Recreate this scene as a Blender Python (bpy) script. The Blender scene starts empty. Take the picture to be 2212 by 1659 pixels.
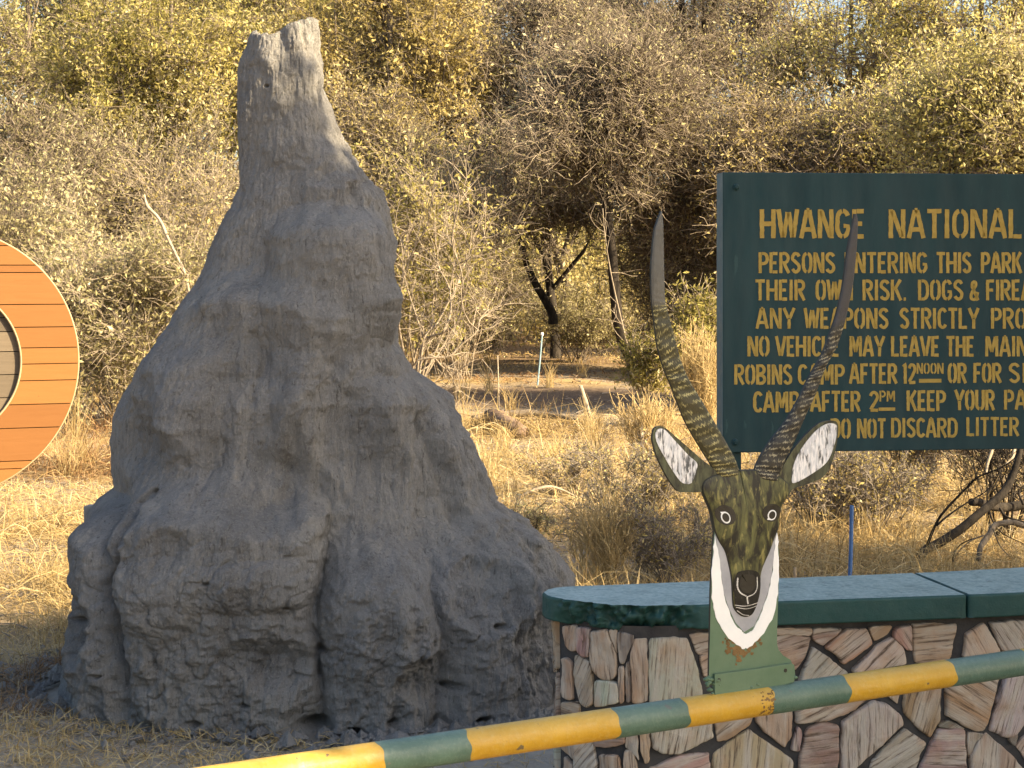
import bpy, bmesh, math, random
import numpy as np
from mathutils import Vector

S = bpy.context.scene
C = S.collection
R = math.radians
# ------------------------------------------------------------------ camera, sky, sun, exposure
F, CX, HY, H = 3800.0, 1106.0, 574.0, 2.3     # focal length, image centre and horizon of a 2212 x 1659 picture; eye height
cam_d = bpy.data.cameras.new('camera')
cam = bpy.data.objects.new('camera', cam_d)
C.objects.link(cam)
cam.location = (0, 0, H)
cam.rotation_euler = (R(90), 0, 0)
cam_d.sensor_width = 36
cam_d.lens = F / 2212 * 36
cam_d.shift_y = -(829.5 - HY) / 2212
cam_d.clip_start = 0.1
cam_d.clip_end = 900
S.camera = cam

SUN_EL, SUN_AZ = R(30), R(114)                # azimuth clockwise from +Y
sdir = Vector((math.cos(SUN_EL) * math.sin(SUN_AZ), math.cos(SUN_EL) * math.cos(SUN_AZ), math.sin(SUN_EL)))
w = bpy.data.worlds.new('World')
S.world = w
w.use_nodes = True
nt = w.node_tree
sky = nt.nodes.new('ShaderNodeTexSky')
sky.sky_type = 'NISHITA'
sky.sun_disc = False
sky.sun_elevation = SUN_EL
sky.sun_rotation = SUN_AZ
sky.dust_density = 3.0
bg = nt.nodes['Background']
bg.inputs[1].default_value = 0.078
nt.links.new(sky.outputs[0], bg.inputs[0])
sun_d = bpy.data.lights.new('sun', 'SUN')
sun_d.energy = 5.0
sun_d.angle = R(0.5)
sun_d.color = (1.0, 0.80, 0.52)
sun = bpy.data.objects.new('sun', sun_d)
C.objects.link(sun)
sun.rotation_euler = (-sdir).to_track_quat('-Z', 'Y').to_euler()
S.view_settings.view_transform = 'Standard'
S.view_settings.look = 'None'
S.view_settings.exposure = 2.0
S.view_settings.gamma = 1
try:
    S.cycles.use_denoising = True
    S.cycles.max_bounces = 6
    S.cycles.transmission_bounces = 4
except Exception:
    pass

# ------------------------------------------------------------------ helpers
def P(px, py, Y):
    """world point on the sight line of photo point (px, py) at distance Y"""
    return np.array([(px - CX) / F * Y, Y, H - (py - HY) / F * Y])

def gX(px, Y):
    return (px - CX) / F * Y

def tag(o, label=None, cat=None, group=None, kind=None):
    if label: o['label'] = label
    if cat: o['category'] = cat
    if group: o['group'] = group
    if kind or cat: o['kind'] = kind or 'thing'
    return o

def empty(name, loc, rz=0.0):
    o = bpy.data.objects.new(name, None)
    C.objects.link(o)
    o.location = loc
    o.rotation_euler = (0, 0, rz)
    o.empty_display_size = 0.2
    return o

def mesh_np(name, verts, quads=None, tris=None, mats=(), midx=None, fattr=None, smooth=False, parent=None, uv=None, origin=None):
    """one mesh object out of arrays; fattr = {name: per-face floats}; uv per vertex"""
    verts = np.asarray(verts, np.float32)
    if origin is not None:
        verts = verts - np.asarray(origin, np.float32)
    nq = 0 if quads is None else len(quads)
    ntr = 0 if tris is None else len(tris)
    loops = []
    if nq: loops.append(np.asarray(quads, np.int32).ravel())
    if ntr: loops.append(np.asarray(tris, np.int32).ravel())
    loops = np.concatenate(loops)
    starts = np.concatenate([np.arange(nq) * 4, nq * 4 + np.arange(ntr) * 3]).astype(np.int32)
    tot = np.concatenate([np.full(nq, 4), np.full(ntr, 3)]).astype(np.int32)
    me = bpy.data.meshes.new(name)
    me.vertices.add(len(verts))
    me.vertices.foreach_set('co', verts.ravel())
    me.loops.add(len(loops))
    me.loops.foreach_set('vertex_index', loops)
    me.polygons.add(nq + ntr)
    me.polygons.foreach_set('loop_start', starts)
    me.polygons.foreach_set('loop_total', tot)
    for m in mats: me.materials.append(m)
    if midx is not None:
        me.polygons.foreach_set('material_index', np.asarray(midx, np.int32))
    me.polygons.foreach_set('use_smooth', np.full(nq + ntr, bool(smooth)))
    if fattr:
        for k, v in fattr.items():
            v = np.asarray(v, np.float32)
            if v.ndim == 1:
                a = me.attributes.new(k, 'FLOAT', 'FACE')
                a.data.foreach_set('value', v)
            else:
                a = me.attributes.new(k, 'FLOAT_COLOR', 'FACE')
                a.data.foreach_set('color', np.concatenate([v, np.ones((len(v), 1))], 1).astype(np.float32).ravel())
    if uv is not None:
        l = me.uv_layers.new(name='UVMap')
        l.data.foreach_set('uv', np.asarray(uv, np.float32)[loops].ravel())
    me.update(calc_edges=True)
    me.validate()
    o = bpy.data.objects.new(name, me)
    C.objects.link(o)
    if origin is not None: o.location = tuple(float(v) for v in origin)
    if parent is not None: o.parent = parent
    return o

class MB:
    """collects shapes for ONE mesh object"""
    def __init__(s):
        s.v, s.f, s.m = [], [], []
    def add(s, verts, faces, mi=0):
        b = len(s.v)
        s.v += [tuple(float(c) for c in q) for q in verts]
        s.f += [tuple(b + i for i in f) for f in faces]
        s.m += [mi] * len(faces)
    def prism(s, front, back, mi=0, side_mi=None):
        n = len(front)
        b = len(s.v)
        s.v += [tuple(float(c) for c in q) for q in front] + [tuple(float(c) for c in q) for q in back]
        s.f += [tuple(b + i for i in range(n)), tuple(b + n + i for i in reversed(range(n)))]
        s.m += [mi, mi if side_mi is None else side_mi]
        for i in range(n):
            j = (i + 1) % n
            s.f.append((b + j, b + i, b + n + i, b + n + j))
            s.m.append(mi if side_mi is None else side_mi)
    def tube(s, pts, rads, sides=8, mi=0, caps=True):
        pts = [np.array(p, float) for p in pts]
        b = len(s.v)
        n = len(pts)
        up = np.array([0.31, 0.17, 0.93])
        for i in range(n):
            t = pts[min(i + 1, n - 1)] - pts[max(i - 1, 0)]
            t /= np.linalg.norm(t) + 1e-9
            a = np.cross(t, up)
            if np.linalg.norm(a) < 1e-3: a = np.cross(t, np.array([1.0, 0, 0]))
            a /= np.linalg.norm(a)
            c = np.cross(t, a)
            r = rads[i] if hasattr(rads, '__len__') else rads
            for k in range(sides):
                q = 2 * math.pi * k / sides
                s.v.append(tuple(pts[i] + r * (math.cos(q) * a + math.sin(q) * c)))
        for i in range(n - 1):
            for k in range(sides):
                k2 = (k + 1) % sides
                s.f.append((b + i * sides + k, b + i * sides + k2, b + (i + 1) * sides + k2, b + (i + 1) * sides + k))
                s.m.append(mi)
        if caps:
            s.f.append(tuple(b + k for k in reversed(range(sides)))); s.m.append(mi)
            s.f.append(tuple(b + (n - 1) * sides + k for k in range(sides))); s.m.append(mi)
    def build(s, name, mats, parent=None, smooth=False, bevel=0.0, origin=None, recalc=True):
        me = bpy.data.meshes.new(name)
        v = s.v
        if origin is not None:
            v = [(a - origin[0], b - origin[1], c - origin[2]) for a, b, c in v]
        me.from_pydata(v, [], s.f)
        for m in (mats if isinstance(mats, (list, tuple)) else [mats]): me.materials.append(m)
        me.polygons.foreach_set('material_index', np.array(s.m, np.int32))
        me.polygons.foreach_set('use_smooth', np.full(len(s.f), smooth))
        if recalc:
            bm = bmesh.new(); bm.from_mesh(me)
            bmesh.ops.recalc_face_normals(bm, faces=bm.faces)
            bm.to_mesh(me); bm.free()
        me.update()
        o = bpy.data.objects.new(name, me)
        C.objects.link(o)
        if origin is not None: o.location = tuple(float(c) for c in origin)
        if parent is not None: o.parent = parent
        if bevel:
            md = o.modifiers.new('bevel', 'BEVEL'); md.width = bevel; md.segments = 2; md.limit_method = 'ANGLE'
        return o

def catmull(pts, n):
    """smooth curve through points, n samples"""
    p = np.array(pts, float)
    p = np.vstack([2 * p[0] - p[1], p, 2 * p[-1] - p[-2]])
    out = []
    m = len(p) - 3
    for u in np.linspace(0, m - 1e-6, n):
        i = int(u); t = u - i
        a, b, c, d = p[i], p[i + 1], p[i + 2], p[i + 3]
        out.append(0.5 * ((2 * b) + (-a + c) * t + (2 * a - 5 * b + 4 * c - d) * t * t + (-a + 3 * b - 3 * c + d) * t ** 3))
    return np.array(out)

# numpy gradient-free value noise
def _h(ix, iy, iz, seed):
    n = (ix.astype(np.int64) * 374761393 + iy.astype(np.int64) * 668265263 + iz.astype(np.int64) * 2147483647 + seed * 974711) & 0xffffffff
    n = ((n ^ (n >> 13)) * 1274126177) & 0xffffffff
    n = ((n ^ (n >> 15)) * 2246822519) & 0xffffffff
    n = n ^ (n >> 16)
    return (n & 0xffff) / 32767.5 - 1.0
def vnoise(p, seed=0):
    f = np.floor(p); q = p - f
    q = q * q * q * (q * (q * 6 - 15) + 10)
    i = f.astype(np.int64)
    r = 0
    for dx in (0, 1):
        for dy in (0, 1):
            for dz in (0, 1):
                wgt = (q[:, 0] if dx else 1 - q[:, 0]) * (q[:, 1] if dy else 1 - q[:, 1]) * (q[:, 2] if dz else 1 - q[:, 2])
                r = r + wgt * _h(i[:, 0] + dx, i[:, 1] + dy, i[:, 2] + dz, seed)
    return r
def fbm(p, octv=4, seed=0, gain=0.5):
    r, a = 0, 1.0
    for k in range(octv):
        r = r + a * vnoise(p * (2.03 ** k) + 17.3 * k, seed + k)
        a *= gain
    return r

# ------------------------------------------------------------------ materials
def new_mat(name, rough=0.85, spec=0.2):
    m = bpy.data.materials.new(name)
    m.use_nodes = True
    b = m.node_tree.nodes['Principled BSDF']
    b.inputs['Roughness'].default_value = rough
    b.inputs['Specular IOR Level'].default_value = spec
    return m, m.node_tree, b
def node(t, kind, **kw):
    n = t.nodes.new(kind)
    for k, v in kw.items():
        if k.startswith('i_'):
            n.inputs[k[2:].replace('_', ' ')].default_value = v
        else:
            setattr(n, k, v)
    return n
def coords(t, kind='Object', scale=(1, 1, 1)):
    tc = node(t, 'ShaderNodeTexCoord')
    mp = node(t, 'ShaderNodeMapping')
    mp.inputs['Scale'].default_value = scale
    t.links.new(tc.outputs[kind], mp.inputs['Vector'])
    return mp.outputs['Vector']
def noise(t, vec, scale, detail=6, rough=0.6, dist=0.0):
    n = node(t, 'ShaderNodeTexNoise')
    n.inputs['Scale'].default_value = scale
    n.inputs['Detail'].default_value = detail
    n.inputs['Roughness'].default_value = rough
    n.inputs['Distortion'].default_value = dist
    if vec is not None: t.links.new(vec, n.inputs['Vector'])
    return n.outputs['Fac']
def ramp(t, fac, stops):
    r = node(t, 'ShaderNodeValToRGB')
    e = r.color_ramp.elements
    while len(e) < len(stops): e.new(0.5)
    for k, (p, c) in enumerate(stops):
        e[k].position = p
        e[k].color = (c, c, c, 1) if not hasattr(c, '__len__') else tuple(c) + (1,)
    t.links.new(fac, r.inputs[0])
    return r.outputs[0]
def mixc(t, fac, a, b, mode='MIX'):
    n = node(t, 'ShaderNodeMix', data_type='RGBA', blend_type=mode)
    for s, v in ((0, fac), (6, a), (7, b)):
        if hasattr(v, 'links'): t.links.new(v, n.inputs[s])
        elif s == 0: n.inputs[0].default_value = v
        else: n.inputs[s].default_value = tuple(v) + (1,)
    return n.outputs[2]
def bump(t, b, height, strength=0.4, dist=0.02, prev=None):
    n = node(t, 'ShaderNodeBump')
    n.inputs['Strength'].default_value = strength
    n.inputs['Distance'].default_value = dist
    t.links.new(height, n.inputs['Height'])
    if prev is not None: t.links.new(prev, n.inputs['Normal'])
    t.links.new(n.outputs[0], b.inputs['Normal'])
    return n.outputs[0]
def mul(t, a, k):
    n = node(t, 'ShaderNodeMath', operation='MULTIPLY')
    t.links.new(a, n.inputs[0])
    if hasattr(k, 'links'): t.links.new(k, n.inputs[1])
    else: n.inputs[1].default_value = k
    return n.outputs[0]

def m_painted(name, c1, c2, rough=0.5, spec=0.35, scale=7.0, bumpk=0.15, stretch=(1, 1, 1), chips=None):
    m, t, b = new_mat(name, rough, spec)
    v = coords(t, 'Object', stretch)
    f = noise(t, v, scale, 8, 0.65)
    col = mixc(t, ramp(t, f, [(0.3, 0.0), (0.7, 1.0)]), c1, c2)
    if chips is not None:
        f2 = noise(t, v, scale * 5, 4, 0.6)
        col = mixc(t, ramp(t, f2, [(0.66, 0.0), (0.70, 1.0)]), col, chips)
    t.links.new(col, b.inputs['Base Color'])
    rr = ramp(t, noise(t, v, scale * 3, 4), [(0.3, max(rough - 0.12, 0.05)), (0.7, min(rough + 0.15, 1))])
    t.links.new(rr, b.inputs['Roughness'])
    bump(t, b, noise(t, v, scale * 12, 5), bumpk, 0.004)
    return m

def m_leaf(name, stops, trans=0.42, gloss=0.25):
    """leaf colours by a random number per leaf, part of the light passing through"""
    m = bpy.data.materials.new(name)
    m.use_nodes = True
    t = m.node_tree
    b = t.nodes['Principled BSDF']
    b.inputs['Roughness'].default_value = 0.55
    b.inputs['Specular IOR Level'].default_value = gloss
    at = node(t, 'ShaderNodeAttribute', attribute_name='rnd')
    col = ramp(t, at.outputs['Fac'], stops)
    t.links.new(col, b.inputs['Base Color'])
    tr = node(t, 'ShaderNodeBsdfTranslucent')
    t.links.new(col, tr.inputs[0])
    mx = node(t, 'ShaderNodeMixShader')
    mx.inputs[0].default_value = trans
    t.links.new(b.outputs[0], mx.inputs[1])
    t.links.new(tr.outputs[0], mx.inputs[2])
    t.links.new(mx.outputs[0], t.nodes['Material Output'].inputs[0])
    return m

def m_bark(name, c1, c2, scale=14):
    m, t, b = new_mat(name, 0.9, 0.1)
    v = coords(t, 'Object', (1, 1, 0.25))
    f = noise(t, v, scale, 6, 0.7)
    t.links.new(mixc(t, ramp(t, f, [(0.35, 0.0), (0.65, 1.0)]), c1, c2), b.inputs['Base Color'])
    bump(t, b, f, 0.6, 0.03)
    return m

M = {}
# --- soil
def soil_mat():
    m, t, b = new_mat('soil', 0.95, 0.05)
    v = coords(t, 'Object')
    f = noise(t, v, 0.55, 6, 0.6, 0.4)
    f2 = noise(t, v, 9.0, 8, 0.7)
    straw = mixc(t, f2, (0.25, 0.175, 0.08), (0.47, 0.35, 0.175))
    dust = mixc(t, f2, (0.18, 0.15, 0.115), (0.30, 0.255, 0.20))
    # termite soil spreads round the foot of the mound
    sub = node(t, 'ShaderNodeVectorMath', operation='DISTANCE')
    t.links.new(v, sub.inputs[0]); sub.inputs[1].default_value = (-0.95, 9.1, 0)
    near = node(t, 'ShaderNodeMapRange')
    near.inputs[1].default_value = 1.5; near.inputs[2].default_value = 3.1; near.inputs[3].default_value = 1; near.inputs[4].default_value = 0
    t.links.new(sub.outputs['Value'], near.inputs[0])
    col = mixc(t, ramp(t, f, [(0.40, 0.0), (0.60, 1.0)]), straw, dust)
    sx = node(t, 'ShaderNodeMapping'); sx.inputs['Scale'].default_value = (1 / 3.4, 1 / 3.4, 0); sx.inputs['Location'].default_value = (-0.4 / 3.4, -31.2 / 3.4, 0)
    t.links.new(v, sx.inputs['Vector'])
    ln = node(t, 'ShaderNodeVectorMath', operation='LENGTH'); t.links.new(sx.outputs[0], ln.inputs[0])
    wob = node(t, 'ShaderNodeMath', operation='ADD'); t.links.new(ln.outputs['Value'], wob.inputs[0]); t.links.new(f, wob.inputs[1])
    col = mixc(t, ramp(t, mul(t, wob.outputs[0], 0.5), [(0.0, 1.0), (0.55, 0.95), (0.75, 0.0)]), col, mixc(t, f2, (0.075, 0.055, 0.042), (0.17, 0.125, 0.09)))  # darker bare soil, placed to deepen the tree's shade on this strip
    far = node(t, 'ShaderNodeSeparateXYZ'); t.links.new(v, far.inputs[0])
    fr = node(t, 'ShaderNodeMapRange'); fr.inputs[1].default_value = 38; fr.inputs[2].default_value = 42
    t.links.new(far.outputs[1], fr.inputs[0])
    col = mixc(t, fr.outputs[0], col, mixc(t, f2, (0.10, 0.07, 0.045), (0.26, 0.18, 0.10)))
    grey = mixc(t, f2, (0.24, 0.215, 0.175), (0.38, 0.345, 0.285))
    col = mixc(t, near.outputs[0], col, grey)
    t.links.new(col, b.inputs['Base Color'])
    n1 = bump(t, b, noise(t, v, 4.0, 8, 0.7), 0.6, 0.06)
    bump(t, b, noise(t, v, 40.0, 6, 0.7), 0.6, 0.02, n1)
    return m
M['soil'] = soil_mat()

def mound_mat():
    m, t, b = new_mat('termite_clay', 0.96, 0.06)
    v = coords(t, 'Object')
    vs = coords(t, 'Object', (1, 1, 0.22))
    f = noise(t, v, 2.2, 8, 0.65, 0.6)
    g = noise(t, vs, 34.0, 8, 0.75, 1.6)
    fine = noise(t, v, 90.0, 4, 0.7)
    c = mixc(t, ramp(t, f, [(0.3, 0.0), (0.7, 1.0)]), (0.200, 0.197, 0.190), (0.292, 0.287, 0.277))
    big = noise(t, v, 0.9, 5, 0.6, 0.8)
    c = mixc(t, ramp(t, big, [(0.44, 0.0), (0.66, 0.75)]), c, (0.335, 0.32, 0.29))
    rain = noise(t, coords(t, 'Object', (1, 1, 0.07)), 8.0, 5, 0.6, 0.3)
    c = mixc(t, ramp(t, rain, [(0.52, 0.0), (0.68, 0.5)]), c, (0.40, 0.375, 0.33))
    c = mixc(t, ramp(t, rain, [(0.30, 0.5), (0.44, 0.0)]), c, (0.165, 0.15, 0.132))
    c = mixc(t, ramp(t, g, [(0.33, 0.8), (0.45, 0.0)]), c, (0.085, 0.078, 0.068))
    c = mixc(t, ramp(t, fine, [(0.50, 0.0), (0.66, 0.3)]), c, (0.50, 0.465, 0.41))
    t.links.new(c, b.inputs['Base Color'])
    n1 = bump(t, b, g, 0.9, 0.04)
    n2 = bump(t, b, noise(t, vs, 11.0, 8, 0.75, 1.2), 0.7, 0.05, n1)
    bump(t, b, fine, 0.5, 0.008, n2)
    return m
M['clay'] = mound_mat()

def stone_mat():
    m, t, b = new_mat('split_stone', 0.8, 0.2)
    at = node(t, 'ShaderNodeAttribute', attribute_name='stonecol')
    uvn = node(t, 'ShaderNodeUVMap')
    mp = node(t, 'ShaderNodeMapping'); mp.inputs['Scale'].default_value = (1.3, 20.0, 1)
    t.links.new(uvn.outputs[0], mp.inputs['Vector'])
    v = coords(t, 'Object')
    streak = noise(t, mp.outputs[0], 3.2, 8, 0.7, 0.25)
    mp2 = node(t, 'ShaderNodeMapping'); mp2.inputs['Scale'].default_value = (0.7, 4.0, 1)
    t.links.new(uvn.outputs[0], mp2.inputs['Vector'])
    bands = noise(t, mp2.outputs[0], 4.0, 3, 0.5, 0.5)
    blot = noise(t, v, 8.0, 5, 0.6)
    c = mixc(t, ramp(t, bands, [(0.40, 0.0), (0.60, 0.75)]), at.outputs['Color'], (0.45, 0.41, 0.345))
    c = mixc(t, ramp(t, blot, [(0.50, 0.0), (0.72, 0.65)]), c, (0.38, 0.23, 0.13))
    c = mixc(t, ramp(t, streak, [(0.37, 0.92), (0.48, 0.0)]), c, (0.085, 0.058, 0.040))
    c = mixc(t, ramp(t, streak, [(0.58, 0.0), (0.75, 0.5)]), c, (0.60, 0.54, 0.44))
    t.links.new(c, b.inputs['Base Color'])
    n1 = bump(t, b, streak, 0.8, 0.012)
    bump(t, b, noise(t, v, 60.0, 5), 0.35, 0.004, n1)
    return m
M['stone'] = stone_mat()
M['mortar'] = m_painted('dark_mortar', (0.030, 0.031, 0.033), (0.074, 0.071, 0.069), 0.9, 0.1, 9.0, 0.5)

def cap_mat():
    m, t, b = new_mat('green_cap_paint', 0.55, 0.35)
    v = coords(t, 'Object')
    f = noise(t, v, 3.5, 8, 0.65)
    f2 = noise(t, v, 22.0, 8, 0.7)
    c = mixc(t, ramp(t, f, [(0.3, 0.0), (0.7, 1.0)]), (0.010, 0.048, 0.044), (0.018, 0.070, 0.062))
    geo = node(t, 'ShaderNodeNewGeometry')
    sep = node(t, 'ShaderNodeSeparateXYZ'); t.links.new(geo.outputs['True Normal'], sep.inputs[0])
    wear = noise(t, v, 7.0, 8, 0.7, 0.6)
    dust = mul(t, ramp(t, sep.outputs[2], [(0.93, 0.0), (0.99, 1.0)]), ramp(t, wear, [(0.30, 0.55), (0.55, 1.0)]))  # pale dusty top; its lightness also carries the sky's reflection
    c = mixc(t, dust, c, mixc(t, ramp(t, noise(t, v, 45.0, 6, 0.7), [(0.35, 0.0), (0.65, 1.0)]), (0.20, 0.285, 0.265), (0.37, 0.46, 0.435)))
    c = mixc(t, mul(t, ramp(t, noise(t, v, 16.0, 4, 0.6), [(0.64, 0.0), (0.70, 0.8)]), ramp(t, sep.outputs[2], [(0.55, 0.0), (0.95, 1.0)])), c, (0.10, 0.13, 0.12))
    c = mixc(t, ramp(t, noise(t, v, 12.0, 5, 0.6), [(0.66, 0.0), (0.72, 0.6)]), c, (0.05, 0.10, 0.09))
    t.links.new(c, b.inputs['Base Color'])
    t.links.new(ramp(t, f2, [(0.3, 0.4), (0.7, 0.75)]), b.inputs['Roughness'])
    n1 = bump(t, b, f2, 0.3, 0.01)
    bump(t, b, noise(t, v, 120.0, 3), 0.3, 0.003, n1)
    return m
M['cap'] = cap_mat()
M['board'] = m_painted('board_green', (0.005, 0.028, 0.033), (0.015, 0.050, 0.054), 0.55, 0.3, 5.0, 0.2, (1, 1, 0.22), (0.022, 0.06, 0.06))
M['board_edge'] = m_painted('board_edge_grey', (0.063, 0.105, 0.112), (0.098, 0.147, 0.154), 0.6, 0.3, 4.0, 0.15)
M['letter'] = m_painted('stencil_yellow', (0.345, 0.230, 0.048), (0.483, 0.333, 0.086), 0.7, 0.2, 26.0, 0.2, chips=(0.172, 0.127, 0.052))
def worn_paint(name, c1, c2, chip, dustc):
    """glossy gate paint gone chalky: blotches, scuffs along the pole, chips and dust on top"""
    m, t, b = new_mat(name, 0.4, 0.45)
    v = coords(t, 'Object')
    f = noise(t, v, 7.0, 6, 0.65)
    col = mixc(t, ramp(t, f, [(0.3, 0.0), (0.7, 1.0)]), c1, c2)
    fine = noise(t, v, 70.0, 6, 0.7)
    col = mixc(t, ramp(t, fine, [(0.5, 0.0), (0.75, 0.35)]), col, dustc)
    geo = node(t, 'ShaderNodeNewGeometry')
    sep = node(t, 'ShaderNodeSeparateXYZ'); t.links.new(geo.outputs['Normal'], sep.inputs[0])
    col = mixc(t, mul(t, ramp(t, sep.outputs[2], [(0.3, 0.0), (0.95, 0.32)]), ramp(t, noise(t, v, 24.0, 6, 0.7), [(0.3, 0.3), (0.7, 1.0)])), col, dustc)
    ch = noise(t, v, 30.0, 3, 0.5)
    col = mixc(t, ramp(t, ch, [(0.70, 0.0), (0.725, 1.0)]), col, chip)
    t.links.new(col, b.inputs['Base Color'])
    t.links.new(ramp(t, noise(t, v, 18.0, 6, 0.7), [(0.3, 0.26), (0.7, 0.6)]), b.inputs['Roughness'])
    n1 = bump(t, b, fine, 0.5, 0.004)
    bump(t, b, noise(t, v, 9.0, 3), 0.35, 0.008, n1)
    return m
M['boom_yellow'] = worn_paint('boom_yellow', (0.399, 0.228, 0.012), (0.494, 0.304, 0.028), (0.142, 0.109, 0.057), (0.475, 0.389, 0.171))
M['boom_green'] = worn_paint('boom_green', (0.055, 0.108, 0.082), (0.078, 0.142, 0.112), (0.11, 0.12, 0.10), (0.19, 0.25, 0.21))
M['plate_green'] = m_painted('plate_green', (0.070, 0.129, 0.077), (0.119, 0.182, 0.119), 0.5, 0.35, 5.0, 0.15)
M['plate_edge'] = m_painted('plate_edge', (0.017, 0.020, 0.018), (0.042, 0.042, 0.035), 0.6, 0.3, 9.0, 0.1)
M['rust'] = m_painted('rust_patch', (0.098, 0.063, 0.025), (0.224, 0.140, 0.063), 0.85, 0.15, 30.0, 0.5)
M['white'] = m_painted('white_band', (0.644, 0.700, 0.728), (0.820, 0.820, 0.820), 0.55, 0.3, 6.0, 0.15)
M['line_grey'] = m_painted('worn_line_paint', (0.224, 0.217, 0.196), (0.820, 0.820, 0.798), 0.6, 0.3, 40.0, 0.2)
M['grey'] = m_painted('grey_throat', (0.238, 0.252, 0.280), (0.392, 0.406, 0.434), 0.6, 0.3, 8.0, 0.15)
M['black'] = m_painted('black_paint', (0.009, 0.009, 0.007), (0.025, 0.024, 0.021), 0.4, 0.4, 12.0, 0.2)
M['bolt'] = m_painted('bolt_steel', (0.042, 0.049, 0.049), (0.112, 0.112, 0.105), 0.5, 0.4, 30.0, 0.2)

def strokes_mat(name, dark, mid, light, scale=(30, 30, 11), amt=0.62, amt2=0.6):
    """brush strokes of lighter paint over a dark ground"""
    m, t, b = new_mat(name, 0.5, 0.35)
    v = coords(t, 'Object', scale)
    f = noise(t, v, 1.0, 5, 0.6, 0.8)
    v2 = coords(t, 'Object', (scale[0] * 2.2, scale[1] * 2.2, scale[2] * 2.0))
    f2 = noise(t, v2, 1.0, 4, 0.6, 0.5)
    c = mixc(t, ramp(t, f, [(0.42, 0.0), (amt, 1.0)]), dark, mid)
    c = mixc(t, ramp(t, f2, [(amt2 - 0.04, 0.0), (amt2 + 0.10, 0.8)]), c, light)
    t.links.new(c, b.inputs['Base Color'])
    bump(t, b, f2, 0.25, 0.003)
    return m
M['fur'] = strokes_mat('painted_fur', (0.011, 0.011, 0.008), (0.105, 0.109, 0.039), (0.280, 0.252, 0.084))
M['ear_back'] = strokes_mat('painted_ear_rim', (0.017, 0.018, 0.014), (0.077, 0.087, 0.048), (0.140, 0.140, 0.070))
M['ear_in'] = strokes_mat('painted_ear_inside', (0.070, 0.077, 0.084), (0.504, 0.532, 0.574), (0.820, 0.820, 0.820), (60, 60, 16), 0.50, 0.50)
M['muzzle'] = strokes_mat('painted_muzzle', (0.004, 0.004, 0.004), (0.012, 0.012, 0.010), (0.090, 0.084, 0.073), (55, 55, 30), 0.62, 0.66)

def horn_mat(name, dark, light, tipc, rings=15.0):
    m, t, b = new_mat(name, 0.5, 0.3)
    uvn = node(t, 'ShaderNodeUVMap')
    mp = node(t, 'ShaderNodeMapping'); mp.inputs['Scale'].default_value = (0.28, 1, 1)
    t.links.new(uvn.outputs[0], mp.inputs['Vector'])
    wv = node(t, 'ShaderNodeTexWave', wave_type='BANDS', bands_direction='Y', wave_profile='SIN')
    wv.inputs['Scale'].default_value = rings; wv.inputs['Distortion'].default_value = 5.0
    wv.inputs['Detail'].default_value = 3; wv.inputs['Detail Scale'].default_value = 2.2
    t.links.new(mp.outputs[0], wv.inputs['Vector'])
    v = coords(t, 'Object')
    f = noise(t, v, 16.0, 5)
    brk = ramp(t, noise(t, v, 42.0, 5, 0.6), [(0.42, 0.0), (0.60, 1.0)])
    c = mixc(t, mul(t, ramp(t, wv.outputs['Fac'], [(0.66, 0.0), (0.93, 0.9)]), brk), dark, light)
    c = mixc(t, ramp(t, f, [(0.55, 0.0), (0.75, 0.45)]), c, (0.075, 0.06, 0.026))
    sep = node(t, 'ShaderNodeSeparateXYZ'); t.links.new(uvn.outputs[0], sep.inputs[0])
    tip = ramp(t, sep.outputs[1], [(0.63, 0.0), (0.66, 1.0)])
    c = mixc(t, tip, c, mixc(t, f, tipc, tuple(q * 1.5 for q in tipc)))
    t.links.new(c, b.inputs['Base Color'])
    bump(t, b, wv.outputs['Fac'], 0.25, 0.004)
    return m
M['horn_olive'] = horn_mat('painted_horn_olive', (0.049, 0.046, 0.024), (0.420, 0.378, 0.168), (0.077, 0.077, 0.070))
M['horn_black'] = horn_mat('painted_horn_black', (0.022, 0.022, 0.020), (0.336, 0.308, 0.210), (0.036, 0.036, 0.039))

def wood_mat(name, c1, c2, dark):
    m, t, b = new_mat(name, 0.6, 0.25)
    v = coords(t, 'Object', (0.35, 1, 4.0))
    f = noise(t, v, 6.0, 6, 0.65, 0.8)
    at = node(t, 'ShaderNodeAttribute', attribute_name='rnd')
    c = mixc(t, f, c1, c2)
    c = mixc(t, mul(t, at.outputs['Fac'], 0.55), c, dark)
    sp = noise(t, coords(t, 'Object', (1, 1, 2.0)), 26.0, 3, 0.5)
    c = mixc(t, ramp(t, sp, [(0.70, 0.0), (0.76, 0.75)]), c, (0.07, 0.035, 0.012))
    t.links.new(c, b.inputs['Base Color'])
    bump(t, b, f, 0.25, 0.006)
    return m
M['plank'] = wood_mat('orange_plank', (0.194, 0.081, 0.019), (0.264, 0.119, 0.035), (0.106, 0.042, 0.011))
M['old_plank'] = wood_mat('weathered_plank', (0.104, 0.081, 0.055), (0.182, 0.143, 0.098), (0.039, 0.033, 0.026))
M['rim'] = m_painted('pale_rim', (0.255, 0.200, 0.119), (0.357, 0.289, 0.178), 0.7, 0.2, 9.0, 0.3)
M['blue'] = m_painted('blue_paint', (0.040, 0.112, 0.288), (0.064, 0.152, 0.352), 0.5, 0.35, 9.0, 0.2)
M['pale_blue'] = m_painted('faded_blue_paint', (0.16, 0.25, 0.29), (0.26, 0.36, 0.40), 0.6, 0.3, 9.0, 0.2)
M['pale_wood'] = m_bark('bleached_wood', (0.246, 0.202, 0.145), (0.419, 0.361, 0.275), 22)
M['slab'] = m_painted('grey_slab', (0.210, 0.203, 0.189), (0.336, 0.322, 0.294), 0.9, 0.1, 9.0, 0.3)

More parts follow.
